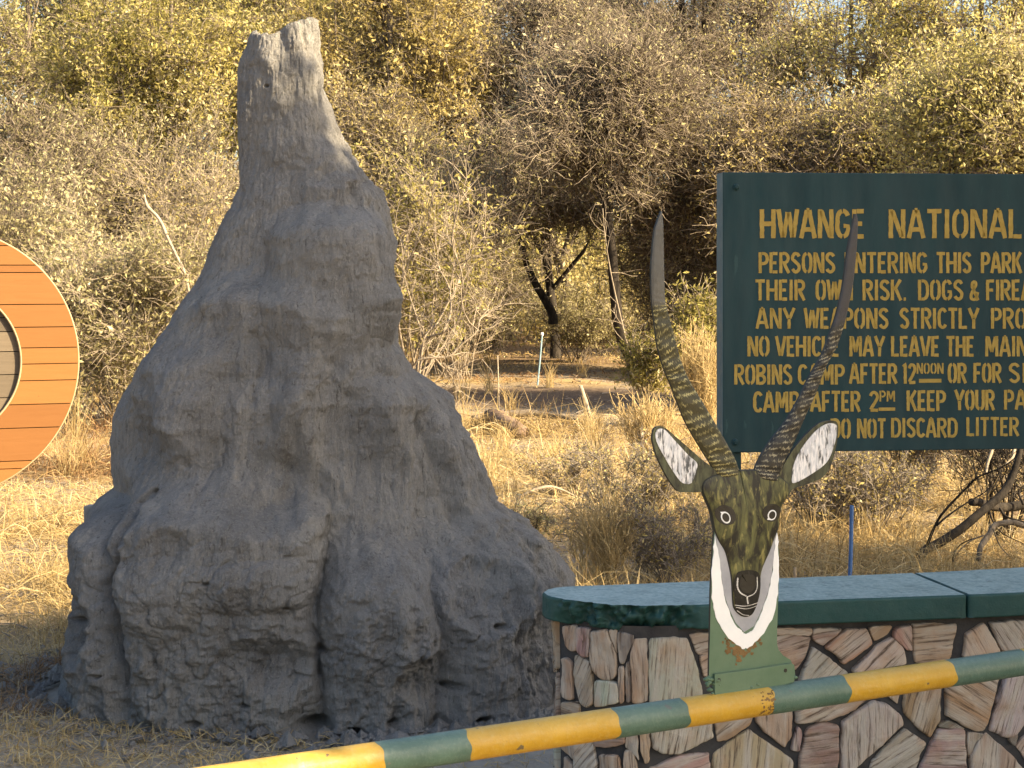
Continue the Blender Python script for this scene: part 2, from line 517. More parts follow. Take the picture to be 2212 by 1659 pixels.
M['bark_dark'] = m_bark('bark_dark', (0.013, 0.011, 0.009), (0.048, 0.040, 0.031))
M['bark_brown'] = m_bark('bark_brown', (0.085, 0.068, 0.050), (0.19, 0.155, 0.115))  # (0.056, 0.044, 0.032), (0.128, 0.101, 0.075))
M['bark_grey'] = m_bark('bark_grey', (0.128, 0.108, 0.088), (0.264, 0.228, 0.184))
M['twig_pale'] = m_bark('twig_pale', (0.158, 0.126, 0.090), (0.317, 0.266, 0.198), 30)
M['straw'] = m_bark('straw_stalk', (0.306, 0.217, 0.085), (0.510, 0.399, 0.212), 20)
M['log'] = m_bark('log_brown', (0.10, 0.07, 0.05), (0.24, 0.17, 0.12), 20)

M['leaf_olive'] = m_leaf('leaf_olive', [(0.0, (0.15, 0.14, 0.045)), (0.35, (0.37, 0.33, 0.105)), (0.7, (0.55, 0.48, 0.20)), (1.0, (0.68, 0.61, 0.36))], 0.52, 0.15)
M['leaf_yellow'] = m_leaf('leaf_yellow', [(0.0, (0.28, 0.25, 0.07)), (0.35, (0.56, 0.49, 0.14)), (0.7, (0.68, 0.60, 0.24)), (1.0, (0.78, 0.71, 0.44))], 0.55, 0.15)
M['leaf_gold'] = m_leaf('leaf_gold', [(0.0, (0.17, 0.135, 0.05)), (0.35, (0.42, 0.335, 0.115)), (0.7, (0.58, 0.48, 0.20)), (1.0, (0.68, 0.60, 0.36))], 0.5, 0.15)
M['leaf_brown'] = m_leaf('leaf_brown', [(0.0, (0.15, 0.13, 0.065)), (0.35, (0.36, 0.32, 0.145)), (0.7, (0.52, 0.465, 0.24)), (1.0, (0.68, 0.61, 0.40))], 0.5, 0.15)
M['leaf_dark'] = m_leaf('leaf_dark', [(0.0, (0.08, 0.08, 0.035)), (0.5, (0.22, 0.20, 0.085)), (0.8, (0.36, 0.31, 0.15)), (1.0, (0.56, 0.49, 0.30))], 0.45, 0.15)
M['leaf_green'] = m_leaf('leaf_green', [(0.0, (0.12, 0.115, 0.030)), (0.35, (0.30, 0.265, 0.075)), (0.7, (0.48, 0.41, 0.14)), (1.0, (0.66, 0.58, 0.32))], 0.5, 0.15)
M['leaf_rust'] = m_leaf('leaf_rust', [(0.0, (0.20, 0.055, 0.012)), (0.5, (0.42, 0.13, 0.022)), (1.0, (0.58, 0.25, 0.07))], 0.45)
M['grass'] = m_leaf('dry_grass', [(0.0, (0.129, 0.087, 0.041)), (0.15, (0.227, 0.155, 0.068)), (0.45, (0.423, 0.306, 0.125)), (0.75, (0.499, 0.385, 0.189)), (1.0, (0.560, 0.476, 0.287))], 0.3, 0.2)
M['grass_red'] = m_leaf('rusty_grass', [(0.0, (0.090, 0.050, 0.027)), (0.4, (0.198, 0.113, 0.054)), (0.8, (0.324, 0.207, 0.095)), (1.0, (0.450, 0.333, 0.180))], 0.3, 0.2)

# ------------------------------------------------------------------ ground
def make_ground():
    # finer squares near the camera, one sheet to the horizon
    xs = np.unique(np.concatenate([np.linspace(-400, -30, 12), np.linspace(-30, 30, 151), np.linspace(30, 400, 12)]))
    ys = np.unique(np.concatenate([np.linspace(-200, 0, 8), np.linspace(0, 50, 151), np.linspace(50, 600, 16)]))
    X, Y = np.meshgrid(xs, ys)
    n = np.stack([X.ravel() * 0.8, Y.ravel() * 0.8, np.zeros(X.size)], 1)
    Z = 0.035 * fbm(n, 3, 5)
    Z *= np.clip((60 - np.abs(Y.ravel())) / 20, 0, 1) * np.clip((40 - np.abs(X.ravel())) / 10, 0, 1)
    v = np.stack([X.ravel(), Y.ravel(), Z - 0.01], 1)
    nx, ny = len(xs), len(ys)
    i = np.arange(nx * ny).reshape(ny, nx)
    q = np.stack([i[:-1, :-1].ravel(), i[:-1, 1:].ravel(), i[1:, 1:].ravel(), i[1:, :-1].ravel()], 1)
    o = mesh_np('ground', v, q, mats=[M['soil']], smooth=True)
    o['kind'] = 'structure'
make_ground()

# ------------------------------------------------------------------ termite mound
DM = 9.65                                      # distance of the mound's axis
def make_mound():
    left = [(45, 556), (75, 540), (100, 533), (140, 516), (180, 512), (250, 512), (330, 515), (400, 513), (450, 500), (500, 475), (540, 455), (600, 430),
            (650, 395), (700, 370), (750, 340), (800, 305), (850, 270), (900, 250), (950, 247), (1000, 250), (1050, 253), (1075, 215), (1100, 200), (1150, 192), (1200, 190),
            (1230, 192), (1270, 178), (1320, 163), (1350, 148), (1400, 143), (1450, 146), (1500, 141), (1560, 140)]
    right = [(45, 678), (75, 680), (110, 682), (140, 690), (170, 697), (200, 700), (250, 715), (300, 735), (350, 765), (380, 785), (410, 815), (440, 828),
             (480, 840), (520, 850), (560, 848), (600, 845), (650, 850), (700, 853), (740, 852), (770, 870), (800, 890), (830, 930), (860, 965), (900, 990),
             (950, 1015), (1000, 1030), (1050, 1050), (1090, 1075), (1120, 1120), (1150, 1165), (1180, 1190), (1220, 1215), (1260, 1232), (1320, 1240), (1560, 1262)]
    ly, lx = np.array(left).T; ry, rx = np.array(right).T
    NT, NZ = 760, 620
    # more columns on the side that shows most
    u = np.linspace(0, 1, NT, endpoint=False)
    th = 2 * np.pi * u - 0.75 * np.sin(2 * np.pi * u) * 0.8      # th = 0 faces the road (-Y); dense there
    ybot = 1575.0
    top_pts = [(535, 76), (545, 73), (556, 80), (575, 82), (598, 82), (612, 76), (622, 62), (640, 53), (660, 48), (678, 45)]
    tx, ty = np.array(top_pts, float).T
    T, K = np.meshgrid(th, np.linspace(0, 1, NZ))
    ytop = np.interp(609 + 69 * np.sin(T), tx, ty) + 4 * vnoise(np.stack([np.sin(T).ravel() * 9, np.cos(T).ravel() * 9, 0 * T.ravel()], 1), 3).reshape(T.shape)
    yy = ybot + (ytop - ybot) * K
    l = np.interp(yy, ly, lx); r = np.interp(yy, ry, rx)
    cx = (l + r) / 2; hw = (r - l) / 2
    sx = np.sin(T); cy = -np.cos(T)
    # slightly squarer than an ellipse
    e = 0.9
    sx = np.sign(sx) * np.abs(sx) ** e; cy = np.sign(cy) * np.abs(cy) ** e
    k = DM / F
    dep = hw * k * np.interp(yy, [300, 1100], [0.86, 0.56])
    X = (cx + hw * sx - CX) * k
    Yw = DM + dep * cy
    Z = H - (yy - HY) * k
    v = np.stack([X.ravel(), Yw.ravel(), Z.ravel()], 1)
    # --- lumps, ridges and hollows of the road side
    px = CX + v[:, 0] / v[:, 1] * F
    py = HY - (v[:, 2] - H) / v[:, 1] * F
    front = np.clip(-cy.ravel() * 1.6 - 0.1, 0, 1)
    wx = 16 * fbm(v * 3.1, 4, 11); wy = 16 * fbm(v * 3.1 + 31, 4, 12)
    qx, qy = px + wx, py + wy
    def dome(cx_, cy_, rx_, ry_, A, p=2.4, rot=0.0, sh=0.5):
        dx, dy = qx - cx_, qy - cy_
        c, s_ = math.cos(rot), math.sin(rot)
        a = np.abs((dx * c + dy * s_) / rx_) ** p + np.abs((-dx * s_ + dy * c) / ry_) ** p
        return A * np.clip(1 - a, 0, 1) ** sh
    def sstep(x):
        x = np.clip(x, 0, 1)
        return x * x * (3 - 2 * x)
    def shelf(x0, x1, y0, rise, fall, A, soft=0.35, p=3.0, tilt=0.0, bow=0.0):
        """a shoulder: stands out below y0, ends softly or sharply at its sides, dies away over fall"""
        c, hwid = (x0 + x1) / 2, (x1 - x0) / 2
        dx = (qx - c - tilt * (qy - y0)) / hwid
        lat = np.clip(1 - np.abs(dx) ** p, 0, 1) ** soft
        ys = y0 + bow * dx ** 2
        return A * lat * sstep((qy - ys) / rise) * (1 - sstep((qy - ys - rise) / fall))
    d = np.zeros(len(v))
    d = np.maximum(d, shelf(318, 700, 970, 150, 900, 0.30, 0.6, 2.7, 0.0, 90))
    d = np.maximum(d, shelf(165, 360, 1040, 120, 900, 0.24, 0.6, 2.5, 0.0, 60))
    d = np.maximum(d, shelf(672, 935, 1100, 170, 900, 0.20, 0.7, 2.6, 0.0, 90))
    d = np.maximum(d, shelf(900, 1130, 1130, 150, 900, 0.15, 0.8, 2.4, 0.05, 60))
    d = d + shelf(330, 540, 680, 120, 800, 0.11, 1.1, 2.0, -0.15)
    d = d + shelf(565, 870, 430, 70, 1000, 0.17, 1.0, 2.4, 0.05, 50)
    d = d + shelf(420, 730, 570, 90, 700, 0.13, 1.0, 2.2, -0.2, 60)
    d = d + shelf(600, 800, 285, 60, 500, 0.05, 1.1, 2.0, 0.2, 30)
    d = d + dome(620, 230, 90, 150, 0.03, 2.0, 0.0, 1.2)
    d = d - dome(1008, 1285, 75, 95, 0.10, 2.2, 0.0, 1.2)
    d = d - dome(330, 960, 120, 70, 0.04, 2.0, 0.0, 1.3)
    d = d - dome(770, 960, 90, 170, 0.07, 2.0, -0.6, 1.3)
    d = d - dome(255, 1340, 45, 85, 0.10, 2.0, 0.1, 1.0)
    d = d - dome(600, 1410, 80, 60, 0.06, 2.0, 0.0, 1.0)
    d = d - dome(880, 1450, 60, 50, 0.06, 2.0, 0.0, 1.0)
    d = d - dome(430, 1180, 60, 80, 0.04, 2.0, 0.3, 1.0)
    d = d + dome(590, 1240, 110, 60, 0.05, 2.0, 0.1, 0.8)
    d = d + dome(430, 1270, 90, 90, 0.04, 2.0, 0.1, 0.8)
    def ridge(pts, width, A):
        best = np.full(len(v), 1e9)
        for (ax, ay), (bx, by) in zip(pts[:-1], pts[1:]):
            tt = np.clip(((qx - ax) * (bx - ax) + (qy - ay) * (by - ay)) / ((bx - ax) ** 2 + (by - ay) ** 2), 0, 1)
            best = np.minimum(best, np.hypot(qx - ax - tt * (bx - ax), qy - ay - tt * (by - ay)))
        return A * np.exp(-(best / width) ** 2)
    d += ridge([(650, 300), (720, 330), (760, 420), (800, 520), (820, 620)], 34, 0.015)
    d += ridge([(800, 640), (830, 730), (890, 830), (960, 930), (1010, 1040), (1080, 1160), (1120, 1300)], 46, 0.09)
    d += ridge([(1060, 1090), (1130, 1180), (1180, 1300), (1200, 1450)], 28, 0.06)
    d += ridge([(560, 610), (470, 640), (400, 720), (330, 830)], 50, 0.03)
    d += ridge([(700, 700), (660, 800), (640, 960), (560, 990)], 50, 0.03)
    d -= ridge([(815, 500), (820, 620), (810, 740)], 16, 0.05)
    d -= ridge([(900, 900), (950, 1000), (985, 1120)], 18, 0.05)
    d -= ridge([(1085, 1120), (1140, 1240), (1165, 1380)], 16, 0.05)
    d -= ridge([(395, 1050), (372, 1130), (366, 1190), (332, 1240), (335, 1330), (345, 1450)], 7, 0.05)
    d -= ridge([(692, 1130), (692, 1230), (680, 1330), (690, 1440)], 5, 0.035)
    d -= ridge([(560, 720), (575, 790), (550, 860)], 7, 0.015)
    for hx, hy, hr, hA in ((470, 1540, 9, 0.08), (560, 1500, 8, 0.06), (830, 1540, 10, 0.09), (300, 1440, 7, 0.06), (640, 1290, 6, 0.05), (905, 1420, 9, 0.07), (520, 1230, 5, 0.04), (250, 1258, 11, 0.12), (232, 1330, 8, 0.08), (282, 1332, 12, 0.10), (205, 1548, 16, 0.14), (683, 1548, 22, 0.14), (760, 1560, 13, 0.10), (1012, 1545, 13, 0.1),
                           (1040, 1345, 10, 0.08), (578, 186, 4, 0.05), (700, 1390, 9, 0.06), (960, 1475, 13, 0.08)):
        d -= hA * np.exp(-(((px - hx) / hr) ** 2 + ((py - hy) / (hr * 0.55)) ** 2))
    d *= front
    feat = d * np.interp(py, [300, 700], [1.15, 1.4]); d = np.zeros(len(v))
    # --- weathering: lumps, vertical runnels, crumbs
    low = np.clip((py - 1150) / 250, 0, 1)
    side = np.clip((px - 640 - (py - 300) * 0.35) / 150, 0, 1)
    d += 0.034 * fbm(v * 1.7, 3, 21) + 0.010 * fbm(v * 6.0, 4, 22)
    runs = fbm(v * np.array([16, 16, 2.2]), 4, 25, 0.55)
    d += (0.010 + 0.026 * side + 0.008 * low) * runs
    d += 0.026 * side * fbm(v * np.array([7, 7, 1.3]) + 3, 4, 27, 0.6) + 0.030 * side * fbm(v * 3.6 + 5, 3, 28, 0.6)
    vw = v + 0.06 * np.stack([fbm(v * 5, 3, 71), fbm(v * 5 + 9, 3, 72), fbm(v * 5 + 19, 3, 73)], 1)
    ct = vnoise(vw * np.array([11, 11, 5.0]) + 9, 41)
    gate = np.clip(fbm(v * 2.6 + 4, 3, 81) * 1.6, 0, 1)
    d -= (0.006 + 0.016 * low) * np.exp(-(ct / 0.07) ** 2) * gate
    d += (0.006 + 0.012 * low) * fbm(v * 13.0, 4, 31, 0.62)
    crumb = np.clip(fbm(v * 24.0, 3, 51), 0, 1)
    d += (0.005 + 0.020 * low * np.clip(fbm(v * 2.0, 2, 61) + 0.3, 0, 1)) * crumb
    # outward direction, flat
    out = np.stack([sx.ravel(), cy.ravel(), np.zeros(sx.size)], 1)
    out /= np.linalg.norm(out, axis=1, keepdims=True)
    edge = np.clip(1.0 - np.abs(sx.ravel()) ** 8, 0.25, 1)
    topfade = np.clip((1 - K.ravel()) * 40, 0.35, 1)
    v = v + out * (feat * edge * topfade + d * np.clip(0.55 + 0.45 * edge, 0, 1))[:, None]
    # spread foot
    foot = np.clip((0.12 - v[:, 2]) / 0.4, 0, 1) ** 2
    v[:, :2] += out[:, :2] * (foot * 0.14)[:, None]
    # hollow broken top: rows turning inward and down
    rim = v[-NT:]
    cen = np.array([rim[:, 0].mean(), rim[:, 1].mean(), 0])
    extra = []
    for sc, dz in ((0.86, 0.004), (0.72, -0.03), (0.55, -0.16), (0.3, -0.24), (0.02, -0.26)):
        e_ = rim.copy()
        e_[:, :2] = cen[:2] + (rim[:, :2] - cen[:2]) * sc
        base = rim[:, 2] if sc > 0.8 else (rim[:, 2] * (sc) + rim[:, 2].min() * (1 - sc))
        e_[:, 2] = base + dz + 0.01 * vnoise(e_ * 20, 7)
        extra.append(e_)
    v = np.vstack([v] + extra)
    rows = NZ + len(extra)
    i = np.arange(rows * NT).reshape(rows, NT)
    j = np.roll(i, -1, axis=1)
    q = np.stack([i[:-1].ravel(), j[:-1].ravel(), j[1:].ravel(), i[1:].ravel()], 1)
    o = mesh_np('termite_mound', v, q, mats=[M['clay']], smooth=True, origin=(-1.1, DM, 0))
    tag(o, 'tall grey clay termite mound with lumpy lobes at its foot and a broken sunlit tip', 'termite mound')
    return v
MV = make_mound()
def mound_radius_ok(x, y, pad=0.0):
    """True where a ground point lies outside the mound's foot"""
    return ((x + 1.05) / (1.62 + pad)) ** 2 + ((y - DM) / (1.1 + pad)) ** 2 > 1

# small grey slab that leans behind the mound's left lobe
def make_slab():
    mb = MB()
    Y = 10.0
    a, b = P(180, 1093, Y), P(300, 1090, Y)
    x0, x1, z1 = a[0], b[0], a[2]
    f = [(x0 + 0.012, Y, 0.0), (x1, Y, 0.0), (x1, Y, z1 - 0.01), (x0 + 0.06, Y, z1 + 0.004), (x0, Y, z1), (x0 + 0.004, Y, z1 * 0.6)]
    mb.prism(f, [(p[0] + 0.015, p[1] + 0.07, p[2]) for p in f])
    o = mb.build('stone_slab', M['slab'], bevel=0.006, origin=(x0, Y, 0))
    tag(o, 'upright grey slab edge showing behind the left lobe of the termite mound', 'slab')
make_slab()

# ------------------------------------------------------------------ low stone wall with green cap
CAPZ = 1.0
def wall_path():
    """plan of the cap's rim: front from the right end leftward, round the end, back to the right"""
    front = [(4.6, 7.75), (3.3, 7.32), (2.04, 7.0), (1.034, 6.81), (0.637, 6.725), (0.43, 6.725), (0.27, 6.80), (0.155, 6.905), (0.12, 7.0)]
    back = [(0.14, 7.07), (0.215, 7.13), (0.45, 7.18), (0.812, 7.26), (1.70, 7.45), (2.21, 7.59), (3.2, 7.90), (4.45, 8.30)]
    return catmull(front, 220), catmull(back, 160)
WF, WB = wall_path()
def offset_loop(loop, d):
    n = len(loop)
    out = np.zeros_like(loop)
    for i in range(n):
        t = loop[(i + 1) % n] - loop[i - 1]
        t /= np.linalg.norm(t) + 1e-9
        out[i] = loop[i] + d * np.array([t[1], -t[0]])
    return out
def make_wall():
    root = empty('stone_wall', (2.0, 7.3, 0))
    tag(root, 'low crazy paving stone wall with a green painted cap in front of the sign', 'wall')
    loop = np.vstack([WF, WB])
    org = np.array([2.0, 7.3, 0])
    inner = offset_loop(loop, -0.062)
    # which way is in?
    if np.abs(inner[:, 1] - 7.3).mean() > np.abs(loop[:, 1] - 7.3).mean():
        inner = offset_loop(loop, 0.062)
        sgn = 1
    else:
        sgn = -1
    core = inner
    n = len(core)
    # mortar core
    rows = 14
    v = []
    for k in range(rows):
        z = -0.05 + (CAPZ - 0.088 + 0.05) * k / (rows - 1)
        j = 0.006 * fbm(np.stack([core[:, 0] * 9, core[:, 1] * 9, np.full(n, z * 9)], 1), 3, 77)
        cc = offset_loop(core, sgn * 0.0)
        t = np.roll(core, -1, 0) - np.roll(core, 1, 0)
        t /= np.linalg.norm(t, axis=1, keepdims=True)
        nn = np.stack([t[:, 1], -t[:, 0]], 1) * (-sgn)
        cc = core + nn * j[:, None]
        v.append(np.concatenate([cc, np.full((n, 1), z)], 1))
    v = np.vstack(v)
    i = np.arange(rows * n).reshape(rows, n); jn = np.roll(i, -1, 1)
    q = np.stack([i[:-1].ravel(), jn[:-1].ravel(), jn[1:].ravel(), i[1:].ravel()], 1)
    mo = mesh_np('mortar', v - org, q, mats=[M['mortar']], smooth=True, parent=root)

    # ---- stones: outlines in wall coordinates (s along the front, z)
    d = np.r_[0, np.cumsum(np.linalg.norm(np.diff(core, axis=0), axis=1))]
    total = d[-1]
    def at_s(s):
        x = np.interp(s, d, core[:, 0]); y = np.interp(s, d, core[:, 1])
        e = 0.01
        tx = np.interp(s + e, d, core[:, 0]) - np.interp(s - e, d, core[:, 0])
        ty = np.interp(s + e, d, core[:, 1]) - np.interp(s - e, d, core[:, 1])
        L = np.hypot(tx, ty) + 1e-9
        nx_, ny_ = ty / L * (-sgn), -tx / L * (-sgn)
        return x, y, nx_, ny_
    kk = core[:, 0] / core[:, 1]
    nf = len(WF)
    end = int(np.argmin(kk[:nf]))
    def hit(px, py):
        k = (px - CX) / F
        # front face: kk falls with s up to the end of the wall
        ks = kk[:end + 1][::-1]; ss = d[:end + 1][::-1]
        s = np.interp(k, ks, ss)
        Y = np.interp(s, d, core[:, 1])
        return s, H - (py - HY) / F * Y
    A = lambda pts: [(1179.5 + .2356 * x, 1316.7 + .2356 * y) for x, y in pts]
    B = lambda pts: [(1673.3 + .24355 * x, 1316.7 + .24355 * y) for x, y in pts]
    tan, pink, grey, brn, dk = (0.363, 0.274, 0.192), (0.326, 0.229, 0.174), (0.400, 0.363, 0.303), (0.318, 0.215, 0.137), (0.163, 0.141, 0.122)  # (0.368, 0.266, 0.178), (0.327, 0.220, 0.174), (0.408, 0.373, 0.312), (0.337, 0.209, 0.127), (0.174, 0.153, 0.132)
    st = [
        (A([(190, 150), (295, 150), (300, 360), (250, 370), (205, 320)]), tan, 90),
        (A([(312, 160), (412, 170), (410, 430), (350, 410), (310, 360)]), pink, 90),
        (A([(175, 450), (215, 450), (255, 490), (262, 800), (240, 820), (190, 790)]), pink, 90),
        (A([(285, 430), (330, 420), (430, 500), (445, 860), (380, 890), (330, 840), (300, 740), (283, 560)]), tan, 60),
        (A([(432, 200), (570, 180), (650, 420), (650, 590), (600, 630), (540, 630), (480, 590), (435, 480)]), tan, 90),
        (A([(585, 190), (658, 190), (658, 390)]), tan, 90),
        (A([(670, 210), (800, 240), (780, 330), (720, 490), (680, 480)]), dk, 90),
        (A([(670, 520), (718, 520), (720, 830), (690, 850)]), pink, 90),
        (A([(470, 660), (560, 645), (650, 670), (675, 840), (470, 880)]), grey, 90),
        (A([(800, 270), (920, 270), (935, 830), (790, 850), (785, 600), (780, 420)]), tan, 90),
        (A([(735, 480), (775, 470), (780, 830), (735, 840)]), dk, 90),
        (A([(950, 270), (1290, 260), (1340, 450), (1390, 620), (1420, 790), (1180, 830), (950, 850)]), grey, 85),
        (A([(1310, 220), (1520, 215), (1520, 385), (1390, 400)]), pink, 10),
        (A([(1410, 430), (1520, 400), (1520, 580), (1440, 610)]), tan, 20),
        (A([(165, 850), (310, 840), (310, 960), (160, 960)]), pink, 0),
        (A([(455, 1150), (720, 1130), (730, 1210), (650, 1245), (460, 1245)]), pink, 5),
        (A([(740, 1100), (830, 1090), (850, 1380), (800, 1290), (740, 1250)]), dk, 90),
        (A([(850, 1100), (945, 1090), (940, 1380), (900, 1400)]), tan, 90),
        (A([(960, 1090), (1500, 1000), (1520, 1160), (1210, 1310), (1060, 1310), (975, 1270)]), grey, 75),
        (A([(1555, 1000), (1880, 960), (1850, 1050), (1640, 1190), (1560, 1200)]), brn, 30),
        (A([(150, 1180), (285, 1170), (270, 1370), (240, 1330), (150, 1260)]), pink, 90),
        (A([(300, 1170), (440, 1160), (475, 1440), (480, 1540), (280, 1540), (285, 1380)]), grey, 60),
        (A([(190, 1340), (285, 1453), (270, 1540), (190, 1540)]), tan, 80),
        (A([(500, 1330), (660, 1330), (700, 1453), (700, 1540), (530, 1540)]), pink, 90),
        (A([(725, 1290), (800, 1290), (840, 1453), (840, 1540), (720, 1540)]), tan, 90),
        (A([(960, 1450), (1220, 1340), (1480, 1310), (1490, 1540), (940, 1540)]), pink, 10),
        (A([(1530, 1320), (1850, 1100), (2240, 1374), (2250, 1560), (1530, 1560)]), tan, 88),
        (A([(1925, 930), (2246, 890), (2230, 1168), (2179, 1256), (1990, 1100), (1930, 1040)]), pink, 85),
        (B([(-60, 250), (80, 215), (305, 245), (250, 420), (170, 520), (60, 480), (-60, 430)]), pink, 20),
        (B([(-40, 160), (315, 160), (300, 225), (90, 205), (-40, 220)]), tan, 0),
        (B([(330, 250), (340, 165), (580, 165), (410, 310)]), pink, 0),
        (B([(440, 330), (620, 180), (800, 170), (850, 290), (600, 470), (530, 390)]), brn, 35),
        (B([(830, 150), (1030, 140), (980, 210), (880, 270)]), brn, 30),
        (B([(690, 520), (960, 280), (1030, 250), (1130, 330), (1155, 470), (690, 560)]), grey, 40),
        (B([(1060, 170), (1190, 140), (1205, 360), (1160, 345), (1050, 240)]), pink, 120),
        (B([(1215, 130), (1600, 130), (1540, 440), (1240, 460)]), pink, 0),
        (B([(1690, 210), (1840, 120), (1985, 370), (1670, 420)]), tan, 115),
        (B([(1890, 110), (2330, 90), (2320, 330), (2020, 365)]), grey, 120),
        (B([(220, 610), (340, 340), (640, 560), (600, 620), (225, 660)]), grey, 35),
        (B([(190, 850), (840, 760), (700, 880), (480, 960), (300, 995), (190, 1000)]), tan, 25),
        (B([(600, 990), (870, 810), (990, 850), (1110, 930), (1125, 1010), (1040, 1090), (720, 1390), (580, 1540), (580, 1400)]), grey, 86),
        (B([(980, 740), (1090, 720), (1075, 830)]), tan, 90),
        (B([(1140, 700), (1460, 650), (1445, 980), (1370, 1125), (1250, 1030), (1140, 910)]), brn, 80),
        (B([(1515, 660), (1980, 600), (1850, 1060), (1790, 1075), (1510, 930)]), brn, 150),
        (B([(2035, 590), (2360, 540), (2300, 800), (2200, 990), (2130, 1110), (2040, 1125), (1900, 1060), (1960, 830)]), grey, 70),
        (B([(190, 1030), (230, 1070), (200, 1250), (140, 1240)]), pink, 85),
        (B([(280, 1060), (400, 1000), (555, 1030), (540, 1420), (540, 1560), (190, 1560), (215, 1330)]), pink, 10),
        (B([(860, 1340), (1140, 1060), (1330, 1180), (1220, 1420), (1150, 1560), (800, 1560)]), grey, 30),
        (B([(1440, 1060), (1670, 1065), (1680, 1560), (1200, 1560), (1330, 1290)]), pink, 5),
        (B([(1860, 1095), (1950, 1160), (2100, 1310), (2200, 1420), (2200, 1560), (1760, 1560), (1720, 1300)]), pink, 85),
        (B([(2140, 1200), (2330, 980), (2330, 1420), (2230, 1330)]), pink, 60),
        (B([(1705, 1090), (1840, 1095), (1780, 1160), (1705, 1290)]), dk, 90),
        (B([(1455, 985), (1550, 990), (1680, 1050), (1450, 1040)]), dk, 20),
        (B([(2065, 1130), (2140, 1095), (2110, 1200)]), dk, 60),
    ]
    polys = [([hit(*p) for p in pts], col, g) for pts, col, g in st]
    rng = random.Random(8)
    # the rest of the wall (below the picture, round the end, along the back): irregular courses
    zlow = min(z for pl, _, _ in polys for _, z in pl)
    s_left = max(s for pl, _, _ in polys for s, _ in pl)
    s_right = min(s for pl, _, _ in polys for s, _ in pl)
    def fill(s0, s1, z0, z1, wd):
        nz = max(1, round((z1 - z0) / wd)); ns = max(1, round((s1 - s0) / wd))
        gp = [[(s0 + (s1 - s0) * a / ns + (rng.uniform(-.3, .3) * wd if 0 < a < ns else 0),
                z0 + (z1 - z0) * b_ / nz + (rng.uniform(-.28, .28) * wd if 0 < b_ < nz else 0)) for a in range(ns + 1)] for b_ in range(nz + 1)]
        for b_ in range(nz):
            for a in range(ns):
                q4 = [gp[b_][a], gp[b_][a + 1], gp[b_ + 1][a + 1], gp[b_ + 1][a]]
                c = (sum(p[0] for p in q4) / 4, sum(p[1] for p in q4) / 4)
                q4 = [(c[0] + (p[0] - c[0]) * 0.90, c[1] + (p[1] - c[1]) * 0.90) for p in q4]
                polys.append((q4, rng.choice([tan, pink, grey, brn]), rng.choice([0, 30, 60, 90, 120])))
    fill(s_right, s_left, 0.0, zlow - 0.01, 0.19)
    fill(0.02, s_right - 0.01, 0.0, CAPZ - 0.095, 0.22)
    fill(s_left + 0.02, total, 0.0, CAPZ - 0.095, 0.22)
    VV, TT, QQ, COL, UVs = [], [], [], [], []
    base = 0
    nprng = np.random.default_rng(4)
    for pi, (pl, col, g) in enumerate(polys):
        pl = np.array(pl)
        if len(pl) < 3: continue
        # resample the outline with small irregularities
        pts = []
        m = len(pl)
        for a in range(m):
            p, q_ = pl[a], pl[(a + 1) % m]
            L = np.linalg.norm(q_ - p)
            kn = max(2, int(L / 0.008))
            for b_ in range(kn):
                pts.append(p + (q_ - p) * b_ / kn)
        pts = np.array(pts)
        for _ in range(1):
            pts = 0.5 * pts + 0.25 * (np.roll(pts, 1, 0) + np.roll(pts, -1, 0))
        cc_ = pts.mean(0); pts = cc_ + (pts - cc_) * (1 + 0.0070 / (np.linalg.norm(pts - cc_, axis=1, keepdims=True) + .02))
        pts = pts + 0.003 * np.stack([fbm(np.stack([pts[:, 0] * 30, pts[:, 1] * 30, np.full(len(pts), pi)], 1), 3, 5),
                                      fbm(np.stack([pts[:, 0] * 30, pts[:, 1] * 30, np.full(len(pts), pi + 40)], 1), 3, 6)], 1)
        c = pts.mean(0)
        mN = len(pts)
        hb = nprng.uniform(0.011, 0.024)
        tiltv = nprng.normal(0, 0.03, 2)
        rings = [(1.0, -0.004), (0.985, hb * 0.65), (0.955, hb * 0.98), (0.85, hb * 1.0), (0.62, hb * 1.03), (0.36, hb * 1.03), (0.16, hb * 1.03)]
        loc = []
        for sc, hh in rings:
            rp = c + (pts - c) * sc
            if sc < 0.96:
                hv = hh + (rp - c) @ tiltv + 0.006 * fbm(np.stack([rp[:, 0] * 14, rp[:, 1] * 14, np.full(mN, pi * 3.1)], 1), 4, 9)
            else:
                hv = np.full(mN, hh) + (rp - c) @ tiltv * (0 if sc == 1 else .6)
            loc.append(np.column_stack([rp, hv]))
        loc.append(np.array([[c[0], c[1], hb * 1.1]]))
        loc = np.vstack(loc)
        x, y, nx_, ny_ = at_s(loc[:, 0])
        VV.append(np.column_stack([x + nx_ * loc[:, 2], y + ny_ * loc[:, 2], loc[:, 1]]))
        ang = math.radians(g + nprng.uniform(-8, 8))
        uu = loc[:, 0] * -math.cos(ang) + loc[:, 1] * math.sin(ang)
        vv = loc[:, 0] * math.sin(ang) + loc[:, 1] * math.cos(ang)
        UVs.append(np.column_stack([uu + pi * 3.7, vv + pi * 1.9]))
        nr = len(rings)
        ii = base + np.arange(nr * mN).reshape(nr, mN); jj = np.roll(ii, -1, 1)
        qs = np.stack([ii[:-1].ravel(), jj[:-1].ravel(), jj[1:].ravel(), ii[1:].ravel()], 1)
        ts = np.stack([ii[-1], jj[-1], np.full(mN, base + nr * mN)], 1)
        QQ.append(qs); TT.append(ts)
        cj = np.array(col) * nprng.uniform(0.82, 1.15) * (1 + nprng.normal(0, 0.05, 3))
        COL.append((len(qs), len(ts), cj))
        base += len(loc)
    cq = np.concatenate([np.tile(c, (a, 1)) for a, b_, c in COL]); ct = np.concatenate([np.tile(c, (b_, 1)) for a, b_, c in COL])
